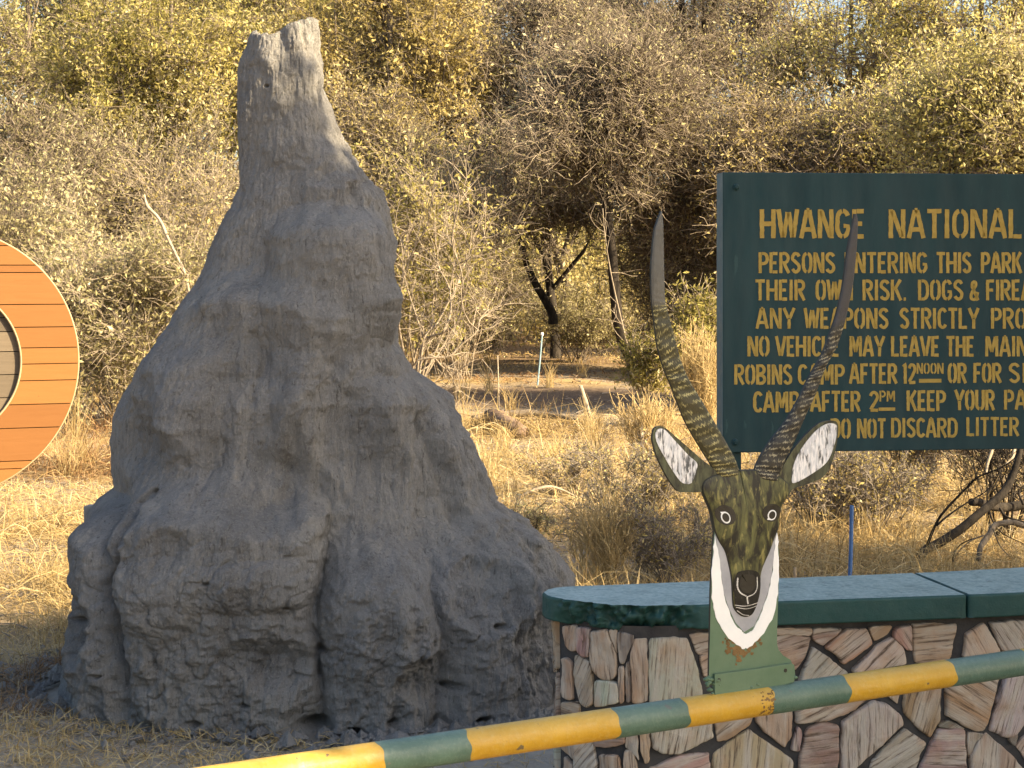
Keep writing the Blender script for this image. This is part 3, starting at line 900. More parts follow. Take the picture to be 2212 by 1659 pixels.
    o = mesh_np('stonework', np.vstack(VV) - org, np.vstack(QQ), np.vstack(TT), mats=[M['stone']], smooth=True, parent=root,
                fattr={'stonecol': np.vstack([cq, ct])}, uv=np.vstack(UVs))
    bm = bmesh.new(); bm.from_mesh(o.data); bmesh.ops.recalc_face_normals(bm, faces=bm.faces); bm.to_mesh(o.data); bm.free()

    # ---- cap: two slabs with a joint
    jf, jb = np.array([1.80, 6.955]), np.array([1.70, 7.455])
    fl = [p for p in WF if p[0] < jf[0]]; bl = [p for p in WB if p[0] < jb[0]]
    fr = [p for p in WF if p[0] > jf[0]]; br = [p for p in WB if p[0] > jb[0]]
    g = np.array([0.004, 0.0008])
    jl = [jb * (1 - t) + jf * t for t in np.linspace(0, 1, 20)]
    left = np.array([*fl, *bl, *[p - g for p in jl]])
    right = np.array([*fr, *[p + g for p in jl[::-1]], *br])
    def slab(loop, name, rough):
        n = len(loop)
        # even spacing
        dd = np.r_[0, np.cumsum(np.linalg.norm(np.diff(np.vstack([loop, loop[:1]]), axis=0), axis=1))]
        N = int(dd[-1] / 0.008)
        s = np.linspace(0, dd[-1], N, endpoint=False)
        lp = np.vstack([loop, loop[:1]])
        loop = np.stack([np.interp(s, dd, lp[:, 0]), np.interp(s, dd, lp[:, 1])], 1)
        t = np.roll(loop, -3, 0) - np.roll(loop, 3, 0)
        t /= np.linalg.norm(t, axis=1, keepdims=True)
        area = 0.5 * np.sum(loop[:, 0] * np.roll(loop[:, 1], -1) - np.roll(loop[:, 0], -1) * loop[:, 1])
        nn = np.stack([t[:, 1], -t[:, 0]], 1) * (1 if area > 0 else -1)   # outward
        th = 0.092
        rows = 16
        VV = []
        msk = np.zeros(N)
        if rough:
            xx, yy_ = loop[:, 0], loop[:, 1]
            msk = np.clip((0.72 - xx) / 0.06, 0, 1) * np.clip((xx - 0.16) / 0.08, 0, 1) * (yy_ < 6.99)
        for k in range(rows):
            f = k / (rows - 1)
            z = CAPZ - th * f
            off = np.full(N, 0.0)
            if k == 0: off -= 0.006
            p3 = np.column_stack([loop * 16, np.full(N, z * 16)])
            off += 0.0015 * fbm(p3, 3, 3)
            if rough:
                nz = fbm(p3 * 1.3, 5, 8, 0.6)
                big = fbm(np.column_stack([loop * 5, np.full(N, z * 9)]), 3, 14)
                off -= msk * (0.030 + 0.040 * f * (1 if k else 0) + 0.036 * nz + 0.03 * np.clip(big, -0.5, 1)) * (0.35 if k == 0 else 1)
                z = z - msk * f * 0.035 * (0.6 + 0.7 * fbm(np.column_stack([loop * 7, np.zeros(N)]), 3, 44))
            else:
                z = np.full(N, z)
            VV.append(np.column_stack([loop + nn * off[:, None], z * np.ones(N)]))
        ring = VV[0]; c = loop.mean(0)
        VV.append(np.column_stack([loop - nn * 0.12, np.full(N, CAPZ - th - 0.004)]))
        V = np.vstack(VV) - org
        i = np.arange(len(VV) * N).reshape(len(VV), N); jn = np.roll(i, -1, 1)
        q = np.stack([i[:-1].ravel(), jn[:-1].ravel(), jn[1:].ravel(), i[1:].ravel()], 1)
        me_faces = q.tolist()
        mb = MB()
        mb.v = [tuple(p) for p in V.tolist()]
        mb.f = [tuple(f) for f in me_faces] + [tuple(i[0].tolist()), tuple(i[-1].tolist())]
        mb.m = [0] * len(mb.f)
        o = mb.build(name, M['cap'], parent=root, smooth=False)
        sm = np.ones(len(mb.f), bool); sm[-2:] = False
        o.data.polygons.foreach_set('use_smooth', sm)
        return o
    o = slab(left, 'cap_slab', True)
    o['label'] = 'green cap slab with a broken crumbling left end'
    slab(right, 'cap_slab', False)
make_wall()

# ------------------------------------------------------------------ sign board with stencilled lettering
BO = np.array([gX(1562, 7.9), 7.9, 0.0])      # front left corner, in plan
BYAW = R(6.5)
BU = np.array([math.cos(BYAW), math.sin(BYAW), 0.0])
BN = np.array([math.sin(BYAW), -math.cos(BYAW), 0.0])   # towards the road
def board_uv(px, py):
    r = np.array([(px - CX) / F, 1.0, -(py - HY) / F])
    o = np.array([0, 0, H])
    t = ((BO - o) @ BN) / (r @ BN)
    p = o + t * r
    return float((p - BO) @ BU), float(p[2])
def arc(cx, cy, rx, ry, a0, a1, n=9):
    return [(cx + rx * math.cos(R(a0 + (a1 - a0) * k / n)), cy + ry * math.sin(R(a0 + (a1 - a0) * k / n))) for k in range(n + 1)]
# stencil alphabet: strokes on a cell 0..w, 0..1 (second value: width of the cell); gaps where a stencil has its bridges
GL = {
 'A': (.62, [[(.05, 0), (.27, .97)], [(.57, 0), (.35, .97)], [(.19, .30), (.43, .30)], [(.26, .97), (.36, .97)]]),
 'B': (.56, [[(.08, 0), (.08, 1)], [(.17, .94), *arc(.28, .74, .18, .20, 90, -90), (.17, .54)], [(.17, .46), *arc(.29, .26, .2, .20, 90, -90), (.17, .06)]]),
 'C': (.52, [[*arc(.28, .66, .20, .28, 30, 180), *arc(.28, .34, .20, .28, 180, 330)]]),
 'D': (.60, [[(.08, 0), (.08, 1)], [(.19, .94), *arc(.28, .62, .24, .32, 90, 0), *arc(.28, .38, .24, .32, 0, -90), (.19, .06)]]),
 'E': (.48, [[(.08, 0), (.08, 1)], [(.18, .94), (.44, .94)], [(.18, .5), (.38, .5)], [(.18, .06), (.44, .06)]]),
 'F': (.48, [[(.08, 0), (.08, 1)], [(.18, .94), (.45, .94)], [(.18, .5), (.40, .5)]]),
 'G': (.58, [[*arc(.29, .66, .21, .28, 25, 90)], [*arc(.29, .66, .21, .28, 100, 180), *arc(.29, .34, .21, .28, 180, 265)], [*arc(.29, .34, .21, .28, 278, 345), (.49, .42), (.32, .42)]]),
 'H': (.60, [[(.08, 0), (.08, 1)], [(.52, 0), (.52, 1)], [(.16, .5), (.44, .5)]]),
 'I': (.22, [[(.11, 0), (.11, 1)]]),
 'K': (.58, [[(.08, 0), (.08, 1)], [(.52, 1), (.18, .50)], [(.26, .56), (.54, 0)]]),
 'L': (.48, [[(.08, 0), (.08, 1)], [(.17, .06), (.46, .06)]]),
 'M': (.74, [[(.08, 0), (.10, 1)], [(.66, 0), (.64, 1)], [(.17, .96), (.37, .22)], [(.57, .96), (.37, .22)]]),
 'N': (.60, [[(.08, 0), (.08, 1)], [(.52, 0), (.52, 1)], [(.13, .95), (.47, .05)]]),
 'O': (.58, [[*arc(.28, .66, .20, .28, 98, 180), *arc(.28, .34, .20, .28, 180, 262)], [*arc(.30, .66, .20, .28, 82, 0), *arc(.30, .34, .20, .28, 0, -82)]]),
 'P': (.54, [[(.08, 0), (.08, 1)], [(.19, .94), *arc(.29, .70, .19, .24, 90, -90), (.19, .46)]]),
 'R': (.58, [[(.08, 0), (.08, 1)], [(.19, .94), *arc(.30, .72, .19, .22, 90, -90), (.19, .50)], [(.28, .44), (.53, 0)]]),
 'S': (.54, [[*arc(.27, .73, .19, .21, 20, 200), (.30, .50), *arc(.27, .27, .19, .21, 40, -160)]]),
 'T': (.54, [[(.27, 0), (.27, .87)], [(.02, .94), (.52, .94)]]),
 'U': (.58, [[(.08, 1), (.08, .32), *arc(.28, .30, .20, .24, 180, 262)], [(.50, 1), (.50, .32), *arc(.30, .30, .20, .24, 0, -82)]]),
 'V': (.60, [[(.04, 1), (.28, .03)], [(.56, 1), (.34, .03)]]),
 'W': (.80, [[(.04, 1), (.20, .03)], [(.24, .03), (.40, .9)], [(.44, .9), (.58, .03)], [(.62, .03), (.76, 1)]]),
 'Y': (.60, [[(.04, 1), (.27, .50)], [(.56, 1), (.33, .50)], [(.30, .46), (.30, 0)]]),
 '1': (.30, [[(.04, .84), (.18, .97), (.18, 0)]]),
 '2': (.52, [[*arc(.26, .72, .19, .22, 170, -30), (.08, .09)], [(.08, .06), (.48, .06)]]),
 '&': (.58, [[(.52, 0), (.16, .68), *arc(.27, .80, .12, .14, 190, -20), (.14, .40), *arc(.25, .22, .18, .18, 130, 320), (.50, .42)]]),
 '.': (.20, [[(.05, .06), (.17, .06)]]),
}
LW = .135
def thick(pl, wd):
    """a polyline as a strip: left and right edges"""
    p = np.array(pl, float)
    keep = [0] + [i for i in range(1, len(p)) if np.linalg.norm(p[i] - p[i - 1]) > 1e-4]
    p = p[keep]
    # more points so that the edges can waver
    q = [p[0]]
    for a, b in zip(p[:-1], p[1:]):
        k = max(1, int(np.linalg.norm(b - a) / 0.09))
        for j in range(1, k + 1): q.append(a + (b - a) * j / k)
    p = np.array(q)
    t = np.gradient(p, axis=0)
    t /= np.linalg.norm(t, axis=1, keepdims=True) + 1e-9
    n = np.stack([-t[:, 1], t[:, 0]], 1)
    return p, n
def make_sign():
    root = empty('park_sign', (float(BO[0]), float(BO[1]), 0), BYAW)
    tag(root, 'dark green notice board with yellow stencilled lettering on posts behind the stone wall', 'sign')
    rng = random.Random(3)
    zt = board_uv(1562, 372)[1]; zb = board_uv(1562, 978)[1]
    Wd, th = 2.55, 0.118
    # board (local: x along, y into, z up)
    mb = MB()
    f = [(0, 0, zb), (Wd, 0, zb), (Wd, 0, zt), (0, 0, zt)]
    mb.prism(f, [(a, th, c) for a, b, c in f])
    mb.build('board', M['board'], root, bevel=0.004)
    mb = MB()
    e = [(-0.003, 0.004, zb + 0.003), (-0.003, th - 0.004, zb + 0.003), (-0.003, th - 0.004, zt - 0.003), (-0.003, 0.004, zt - 0.003)]
    mb.prism(e, [(0.002, b, c) for a, b, c in e])
    mb.build('edge_strip', M['board_edge'], root)
    for x in (0.07, Wd - 0.07):
        mb = MB()
        mb.prism([(x - 0.022, 0.034, 0), (x + 0.022, 0.034, 0), (x + 0.022, 0.034, zb - 0.002), (x - 0.022, 0.034, zb - 0.002)],
                 [(x - 0.022, 0.084, 0), (x + 0.022, 0.084, 0), (x + 0.022, 0.084, zb - 0.002), (x - 0.022, 0.084, zb - 0.002)])
        mb.build('post', M['board'], root, bevel=0.003)
    for px, py in ((1590, 404), (1588, 955)):
        u, z = board_uv(px, py)
        mb = MB()
        mb.tube([(u, 0.001, z), (u, -0.006, z), (u, -0.010, z)], [0.016, 0.015, 0.009], 10)
        mb.tube([(u, -0.009, z), (u, -0.017, z)], [0.008, 0.007], 6)
        mb.build('bolt', M['board'], root)
    # lettering
    Z6 = lambda x, y: (1536.1 + .3869 * x, 356.6 + .3869 * y)
    words = [
        ('HWANGE', 272, 857, 247, 408), ('NATIONAL', 990, 1735, 247, 408), ('PARK', 1880, 2230, 247, 408),
        ('PERSONS', 265, 692, 487, 603), ('ENTERING', 745, 1207, 487, 603), ('THIS', 1257, 1452, 487, 603), ('PARK', 1507, 1733, 487, 603),
        ('THEIR', 245, 525, 640, 755), ('OWN', 583, 790, 640, 755), ('RISK.', 845, 1090, 640, 755), ('DOGS', 1155, 1407, 640, 755), ('&', 1443, 1495, 645, 755), ('FIREARMS', 1535, 1990, 640, 755),
        ('ANY', 250, 468, 798, 913), ('WEAPONS', 520, 990, 798, 913), ('STRICTLY', 1052, 1495, 798, 913), ('PROHIBITED', 1562, 2160, 798, 913),
        ('NO', 203, 325, 955, 1068), ('VEHICLE', 360, 714, 955, 1068), ('MAY', 772, 968, 955, 1068), ('LEAVE', 1005, 1273, 955, 1068), ('THE', 1312, 1468, 955, 1068), ('MAIN', 1530, 1765, 955, 1068),
        ('ROBINS', 130, 452, 1113, 1225), ('CAMP', 485, 743, 1113, 1225), ('AFTER', 772, 1038, 1108, 1220), ('12', 1068, 1143, 1108, 1220), ('NOON', 1147, 1297, 1105, 1165), ('OR', 1322, 1425, 1105, 1217), ('FOR', 1465, 1620, 1105, 1215), ('SI', 1660, 1760, 1105, 1215),
        ('CAMP', 235, 490, 1265, 1380), ('AFTER', 555, 833, 1262, 1376), ('2', 882, 935, 1262, 1375), ('PM', 939, 1027, 1260, 1320), ('KEEP', 1092, 1308, 1258, 1372), ('YOUR', 1360, 1582, 1255, 1368), ('PA', 1635, 1760, 1255, 1365),
        ('DO', 668, 778, 1415, 1527), ('NOT', 815, 975, 1415, 1525), ('DISCARD', 1005, 1375, 1412, 1520), ('LITTER', 1425, 1718, 1408, 1512),
    ]
    mb = MB()
    def stroke(pl, fx, wpx):
        p, n = thick(pl, wpx)
        lo, hi = [], []
        for (x, y), (a, b) in zip(p, n):
            j1, j2 = rng.uniform(.86, 1.10), rng.uniform(.86, 1.10)
            lo.append(fx(x + a * wpx[0] * .5 * j1, y + b * wpx[1] * .5 * j1)); hi.append(fx(x - a * wpx[0] * .5 * j2, y - b * wpx[1] * .5 * j2))
        ring = lo + hi[::-1]
        m = len(lo)
        b0 = len(mb.v)
        for yv in (-0.0022, -0.0002):
            mb.v += [(u, yv, z) for u, z in lo] + [(u, yv, z) for u, z in hi]
        for i in range(m - 1):
            mb.f.append((b0 + i, b0 + i + 1, b0 + m + i + 1, b0 + m + i)); mb.m.append(0)
        off = 2 * m
        edge = list(range(m)) + [m + i for i in reversed(range(m))]
        for i in range(len(edge)):
            a, b = edge[i], edge[(i + 1) % len(edge)]
            mb.f.append((b0 + a, b0 + b, b0 + off + b, b0 + off + a)); mb.m.append(0)
    for wd, x0, x1, y0, y1 in words:
        gap = .07
        tot = sum(GL[c][0] for c in wd) + gap * (len(wd) - 1)
        x = 0.0
        for c in wd:
            gw, strokes = GL[c]
            hgt = y1 - y0
            sxp = (x1 - x0) / tot                    # zoom pixels per unit of width
            def fx(gx, gy, x=x):
                zx = x0 + (x + gx) * sxp
                zy = y1 - gy * hgt
                return board_uv(*Z6(zx, zy))
            lw_px = hgt * LW * 1.14
            for s in strokes:
                stroke(s, fx, (lw_px / sxp, lw_px / hgt))
            x += gw + gap
    for x0, x1, y0, y1 in ((1160, 1285, 1193, 1215), (935, 1027, 1353, 1372)):
        q = [board_uv(*Z6(x0, y1)), board_uv(*Z6(x1, y1 - 1)), board_uv(*Z6(x1, y0)), board_uv(*Z6(x0, y0 + 1))]
        mb.prism([(u, -0.0022, z) for u, z in q], [(u, -0.0002, z) for u, z in q])
    mb.build('lettering', M['letter'], root)
make_sign()

# ------------------------------------------------------------------ striped boom and painted antelope head
BZ = 1.02
BP0 = np.array([gX(600, 4.438), 4.438, BZ]); BP1 = np.array([gX(2212, 5.682), 5.682, BZ])
BD = (BP1 - BP0); BL = np.linalg.norm(BD); BD = BD / BL
BQ = np.array([BD[1], -BD[0], 0.0])          # towards the road
BR = 0.0425
def boom_s(px):
    k = (px - CX) / F
    # x = k*y on the axis
    return (k * BP0[1] - BP0[0]) / (BD[0] - k * BD[1])
def make_boom():
    bounds = [-2.4, -1.75, -1.1, -0.45, boom_s(815), boom_s(1003), boom_s(1322), boom_s(1472), boom_s(1655), boom_s(1818), boom_s(2046), boom_s(2203), boom_s(2400), 3.4, 3.9, 4.5]
    cols = [0, 1, 0, 0, 1, 0, 1, 0, 1, 0, 1, 0, 1, 0, 1]
    sides = 56
    V, Q, MI = [], [], []
    sn = np.unique(np.concatenate([np.linspace(bounds[0], bounds[-1], 260)]))
    # rings follow the colour joints, each joint a little wavy
    rings = []
    for a, b, c in zip(bounds[:-1], bounds[1:], cols):
        k = max(2, int((b - a) / 0.035))
        for j in range(k):
            rings.append((a + (b - a) * j / k, c, j == 0))
    rings.append((bounds[-1], cols[-1], True))
    rng = np.random.default_rng(2)
    ang = np.linspace(0, 2 * np.pi, sides, endpoint=False)
    up = np.array([0, 0, 1.0])
    for s, c, joint in rings:
        wv = 0.004 * np.sin(ang * 2 + rng.uniform(0, 6)) + 0.003 * np.sin(ang * 5 + rng.uniform(0, 6)) if joint else np.zeros(sides)
        ss = s + wv
        r = np.full(sides, BR)
        # a dent in the front
        dent = np.exp(-((s - boom_s(1905)) / 0.03) ** 2)
        r = r - 0.0022 * dent * np.exp(-((ang - 0.25) / 0.5) ** 2)
        p = BP0 + BD * ss[:, None] + BQ * (r * np.cos(ang))[:, None] + up * (r * np.sin(ang))[:, None]
        V.append(p)
    n = len(rings)
    V = np.vstack(V)
    i = np.arange(n * sides).reshape(n, sides); j = np.roll(i, -1, 1)
    Q = np.stack([i[:-1].ravel(), j[:-1].ravel(), j[1:].ravel(), i[1:].ravel()], 1)
    MI = np.repeat([c for s, c, _ in rings[:-1]], sides)
    root = empty('boom_gate', tuple(BP0 + BD * 4.3 - np.array([0, 0, BZ])))
    tag(root, 'yellow and green striped metal boom pole crossing low in front of the wall', 'boom gate')
    org = np.array(root.location)
    pole = mesh_np('pole', V - org, Q, mats=[M['boom_yellow'], M['boom_green']], midx=MI, smooth=True, parent=root)
    # pivot post at the right and a rest post at the left, both outside the picture
    for s, nm in ((4.3, 'pivot_post'), (-2.2, 'rest_post')):
        c = BP0 + BD * s
        mb = MB()
        a = np.array([c[0], c[1], 0]) - BQ * 0.10
        mb.tube([a, a + np.array([0, 0, 1.16])], 0.055, 20)
        mb.tube([a + np.array([0, 0, 1.02]), a + BQ * 0.06 + np.array([0, 0, 1.02])], 0.03, 12)
        mb.build(nm, M['boom_green'], root, smooth=False, origin=None).location = tuple(-org)
    # worn band near the head: flaked paint
    mb = MB()
    for k in range(46):
        s = boom_s(1640) + rng.uniform(-0.022, 0.028); a = rng.uniform(-0.9, 1.0)
        d_, e_ = rng.uniform(0.002, 0.006), rng.uniform(0.04, 0.13)
        pts = []
        for q in range(6):
            t = 2 * math.pi * q / 6
            rr = rng.uniform(0.6, 1.25)
            ss, aa = s + d_ * rr * math.cos(t), a + e_ * rr * math.sin(t)
            pts.append(BP0 + BD * ss + (BQ * math.cos(aa) + up * math.sin(aa)) * (BR + 0.0006) - org)
        mb.add(pts, [tuple(range(6))])
    mb.build('flaked_paint', M['rust'], root)
make_boom()

def make_head():
    s0 = boom_s(1620)
    O = BP0 + BD * s0
    base = O + np.array([0, 0, BR])
    root = empty('antelope_head', tuple(base))
    tag(root, 'painted flat metal antelope head with long ringed horns standing on the boom', 'antelope sculpture')
    o_ = np.array([0, 0, H])
    def hit(px, py, off=0.0):
        r = np.array([(px - CX) / F, 1.0, -(py - HY) / F])
        t = ((O + BQ * off - o_) @ BQ) / (r @ BQ)
        return o_ + t * r - base
    Z = lambda pts: [(1371.5 + .4297 * x, 822.9 + .4297 * y) for x, y in pts]
    def plate(mb, pts, f, b, mi=0, smi=None):
        """flat piece between offsets f (towards the road) and b"""
        c = [hit(x, y) for x, y in pts]
        mb.prism([q + BQ * f for q in c], [q + BQ * b for q in c], mi, smi)
    def sm(pts, n=None, closed=True):
        p = list(pts)
        ext = p[-2:] + p + p[:2] if closed else p
        c = catmull(ext, (len(ext)) * 5)
        if closed:
            per = 5 * len(ext) / (len(ext) - 1)
            a = int(round(2 * per)); b = int(round((2 + len(p)) * per))
            c = c[a:b]
        return c
    # neck plate, with the throat colours laid on it
    mb = MB()
    plate(mb, Z([(400, 745), (392, 850), (382, 1050), (378, 1250), (374, 1400), (372, 1520), (600, 1540), (800, 1500), (800, 1440), (782, 1402), (745, 1380), (722, 1352), (714, 1320), (715, 1250), (722, 1050), (724, 870), (716, 750)]), 0, -0.008, 0, 1)
    mb.build('neck_plate', [M['plate_green'], M['plate_edge']], root)
    mb = MB()
    plate(mb, Z([(402, 760), (412, 830), (432, 960), (444, 1060), (470, 1140), (505, 1215), (548, 1262), (598, 1232), (636, 1150), (668, 1060), (688, 960), (700, 850), (714, 765), (600, 700), (500, 700)]), 0.0012, -0.0006)
    mb.build('throat_patch', M['grey'], root)
    mb = MB()
    outer = [(400, 770), (393, 855), (386, 950), (386, 1060), (393, 1130), (420, 1220), (468, 1288), (515, 1330), (545, 1346), (578, 1332), (635, 1278), (690, 1190), (714, 1090), (721, 950), (719, 830), (714, 762)]
    inner = [(704, 800), (698, 860), (689, 960), (668, 1060), (638, 1150), (600, 1238), (570, 1262), (548, 1268), (528, 1250), (500, 1220), (462, 1130), (442, 1050), (431, 950), (418, 870), (406, 815)]
    rg = random.Random(5)
    jit = lambda pts: [(x + rg.uniform(-3, 3), y + rg.uniform(-4, 4)) for x, y in catmull(pts, 60)]
    ou, inn = jit(outer), jit(inner)[::-1]
    A = [hit(*Z([p])[0]) for p in ou]; Bp = [hit(*Z([p])[0]) for p in inn]
    n = len(A)
    mb.add([q + BQ * 0.0024 for q in A] + [q + BQ * 0.0024 for q in Bp], [(i, i + 1, n + i + 1, n + i) for i in range(n - 1)])
    mb.add([q + BQ * 0.0024 for q in A] + [q + BQ * 0.0002 for q in A], [(i, i + 1, n + i + 1, n + i) for i in range(n - 1)])
    mb.add([q + BQ * 0.0024 for q in Bp] + [q + BQ * 0.0002 for q in Bp], [(i, i + 1, n + i + 1, n + i) for i in range(n - 1)])
    mb.build('white_band', M['white'], root)
    mb = MB()
    for cx, cy, n in ((480, 1310, 12), (510, 1345, 14), (545, 1365, 12), (590, 1340, 10), (620, 1305, 8), (520, 1390, 8), (495, 1360, 8)):
        for k in range(n):
            x, y = cx + rg.gauss(0, 16), cy + rg.gauss(0, 16)
            rr = rg.uniform(5, 15)
            pts = [(x + rr * rg.uniform(.5, 1.2) * math.cos(t), y + rr * rg.uniform(.5, 1.2) * math.sin(t)) for t in np.linspace(0, 6.28, 8, endpoint=False)]
            c = [hit(*q) + BQ * (0.0006 + 0.00001 * (k + len(mb.f))) for q in Z(pts)]
            mb.add(c, [tuple(range(8))])
    mb.build('rust_stain', M['rust'], root)
    # face
    face = [(520, 447), (470, 452), (430, 466), (380, 480), (345, 505), (336, 545), (352, 590), (380, 660), (397, 748), (420, 805), (450, 855), (470, 930), (482, 1000), (487, 1100), (496, 1145), (528, 1178), (560, 1184),
            (590, 1166), (612, 1110), (622, 1050), (628, 980), (641, 930), (672, 860), (702, 778), (718, 738), (724, 680), (738, 620), (770, 565), (766, 515), (725, 482), (690, 462), (640, 450), (590, 446)]
    mb = MB()
    ol = sm(face)
    # low relief: rings of the outline rising towards the middle of the nose
    c2 = np.array([553, 690.])
    rings = [(1.0, -0.008), (1.0, 0.004), (0.982, 0.0060), (0.9, 0.009), (0.7, 0.013), (0.45, 0.017), (0.2, 0.019)]
    n = len(ol)
    V = []
    for sc, f in rings:
        for x, y in ol:
            xx = c2[0] + (x - c2[0]) * sc; yy = c2[1] + (y - c2[1]) * sc
            V.append(hit(*Z([(xx, yy)])[0]) + BQ * f)
    V.append(hit(*Z([tuple(c2)])[0]) + BQ * 0.0195)
    Fs = []; Ms = []
    for k in range(len(rings) - 1):
        for i in range(n):
            j = (i + 1) % n
            Fs.append((k * n + i, k * n + j, (k + 1) * n + j, (k + 1) * n + i)); Ms.append(1 if k <= 1 else 0)
    L = (len(rings) - 1) * n
    for i in range(n): Fs.append((L + i, L + (i + 1) % n, L + n)); Ms.append(0)
    Fs.append(tuple(range(n))); Ms.append(1)
    mb.v = [tuple(q) for q in V]; mb.f = Fs; mb.m = Ms
    fo = mb.build('face', [M['fur'], M['plate_edge']], root, smooth=True)
    # depth of the face's relief at a picture point
    poly = np.array(ol)
    def relief(x, y):
        lo, hi = 0.0, 4.0
        vx, vy = x - c2[0], y - c2[1]
        best = 1.0
        # scale at which the outline is met in this direction
        a = math.atan2(vy, vx)
        pa = np.arctan2(poly[:, 1] - c2[1], poly[:, 0] - c2[0])
        i = int(np.argmin(np.abs(np.angle(np.exp(1j * (pa - a))))))
        rr = np.hypot(*(poly[i] - c2))
        s = np.hypot(vx, vy) / rr
        return float(np.interp(s, [0, .2, .45, .7, .9, .985, 1.0], [.0195, .019, .017, .013, .009, .0060, .004]))
    def on_face(x, y, up=0.0):
        return hit(*Z([(x, y)])[0]) + BQ * (relief(x, y) + up)
    def decal(mb, pts, up, mi=0):
        c = np.mean(pts, axis=0)
        n = len(pts)
        V = []
        for sc in (1.0, 0.8, 0.55, 0.3):
            V += [on_face(c[0] + (x - c[0]) * sc, c[1] + (y - c[1]) * sc, up) for x, y in pts]
        V.append(on_face(c[0], c[1], up))
        Fs = []
        for k in range(3):
            for i in range(n): Fs.append((k * n + i, k * n + (i + 1) % n, (k + 1) * n + (i + 1) % n, (k + 1) * n + i))
        for i in range(n): Fs.append((3 * n + i, 3 * n + (i + 1) % n, 4 * n))
        mb.add(V, Fs, mi)
    mb = MB()
    decal(mb, sm([(507, 955), (555, 946), (600, 956), (624, 995), (622, 1060), (611, 1108), (588, 1163), (560, 1178), (530, 1173), (499, 1142), (491, 1090), (489, 1020), (496, 975)]), 0.0022)
    mz = mb.build('muzzle', M['muzzle'], root, smooth=True)
    def line(mb, pts, w_, up):
        p = catmull(pts, 22)
        t = np.gradient(p, axis=0); t /= np.linalg.norm(t, axis=1, keepdims=True)
        nn = np.stack([-t[:, 1], t[:, 0]], 1)
        V = []
        for k, (a, b) in enumerate(zip(p, nn)):
            ww = w_ * 0.72 * (0.55 + 0.6 * abs(math.sin(k * 1.7))) * 0.5
            V += [on_face(*(a + b * ww), up), on_face(*(a - b * ww), up)]
        mb.add(V, [(2 * i, 2 * i + 1, 2 * i + 3, 2 * i + 2) for i in range(len(p) - 1)])
    mb = MB()
    line(mb, [(502, 985), (501, 1030), (515, 1060), (545, 1078)], 9, 0.0032)
    line(mb, [(598, 980), (600, 1035), (585, 1065), (555, 1080)], 7, 0.0032)
    line(mb, [(550, 1078), (551, 1095), (556, 1118)], 10, 0.0032)
    line(mb, [(492, 1124), (545, 1128), (608, 1112)], 5, 0.0032)
    line(mb, [(498, 1135), (550, 1142), (602, 1128)], 4, 0.0032)
    line(mb, [(505, 1152), (535, 1172), (565, 1176)], 5, 0.0032)
    mb.build('nose_lines', M['line_grey'], root)
    mb = MB()
    decal(mb, sm([(520, 975), (555, 968), (585, 978), (592, 1020), (575, 1050), (550, 1062), (525, 1050), (512, 1020)]), 0.0030)
    mb.build('nose_pad', M['black'], root, smooth=True)
    # dark eye sockets, white rims, black pupils
    for cx, cy, rx, ry, rot, tail in ((440, 683, 21, 31, -0.35, (414, 655)), (673, 671, 24, 27, 0.45, (646, 694))):
        mb = MB()
        E = lambda s, k=1.0: [(cx + s * (rx * k * math.cos(t) * math.cos(rot) - ry * math.sin(t) * math.sin(rot)), cy + s * (rx * k * math.cos(t) * math.sin(rot) + ry * math.sin(t) * math.cos(rot))) for t in np.linspace(0, 2 * math.pi, 20, endpoint=False)]
        decal(mb, [(cx + (x - cx) * 2.0, cy - 12 + (y - cy) * 1.7) for x, y in E(1.0, 1.1)], 0.0016, 0)
        mb_w = E(1.0)
        # tail of the white rim
        k = int(np.argmin([math.hypot(x - tail[0], y - tail[1]) for x, y in mb_w])); mb_w[k] = tail
        decal(mb, mb_w, 0.0026, 1)
        decal(mb, E(0.74), 0.0036, 0)
        mb.build('eye', [M['black'], M['white']], root)
    # ears
    le_o = [(88, 272), (96, 240), (120, 227), (150, 235), (210, 285), (290, 355), (340, 398), (378, 428), (415, 470), (395, 530), (335, 556), (270, 560), (225, 558), (203, 543), (160, 480), (112, 385), (90, 310)]
    le_i = [(101, 262), (120, 240), (150, 248), (200, 302), (265, 372), (308, 412), (304, 452), (282, 511), (240, 513), (205, 478), (150, 390), (108, 308)]
    re_o = [(1012, 207), (980, 199), (930, 210), (870, 258), (800, 338), (740, 430), (690, 490), (715, 560), (765, 582), (792, 545), (860, 520), (940, 485), (985, 420), (1010, 330), (1021, 245)]
    re_i = [(1003, 217), (960, 216), (900, 257), (830, 347), (792, 432), (786, 500), (802, 511), (870, 476), (958, 411), (999, 320), (1012, 245)]
    for o__, i__ in ((le_o, le_i), (re_o, re_i)):
        mb = MB()
        plate(mb, Z(sm(o__)), 0.0018, -0.0072, 0, 1)
        ear = mb.build('ear', [M['ear_back'], M['plate_edge']], root)
        mb = MB()
        plate(mb, Z(sm(i__)), 0.0036, 0.0010)
        mb.build('ear_lining', M['ear_in'], ear)
    # horns: flat bars with a rounded, ridged front
    lh_l = [(1428, 456), (1420, 478), (1413, 505), (1407, 575), (1408, 645), (1413, 690), (1421, 750), (1436, 800), (1451, 835), (1478, 905), (1510, 962), (1535, 1002), (1552, 1032)]
    lh_r = [(1430, 456), (1432, 478), (1433, 500), (1435, 600), (1437, 650), (1443, 675), (1456, 725), (1471, 780), (1491, 825), (1528, 886), (1560, 940), (1588, 992), (1599, 1024)]
    rh_l = [(1846, 462), (1843, 480), (1831, 540), (1821, 615), (1808, 675), (1793, 720), (1776, 765), (1756, 800), (1741, 828), (1722, 868), (1694, 914), (1659, 959), (1634, 1004), (1628, 1032)]
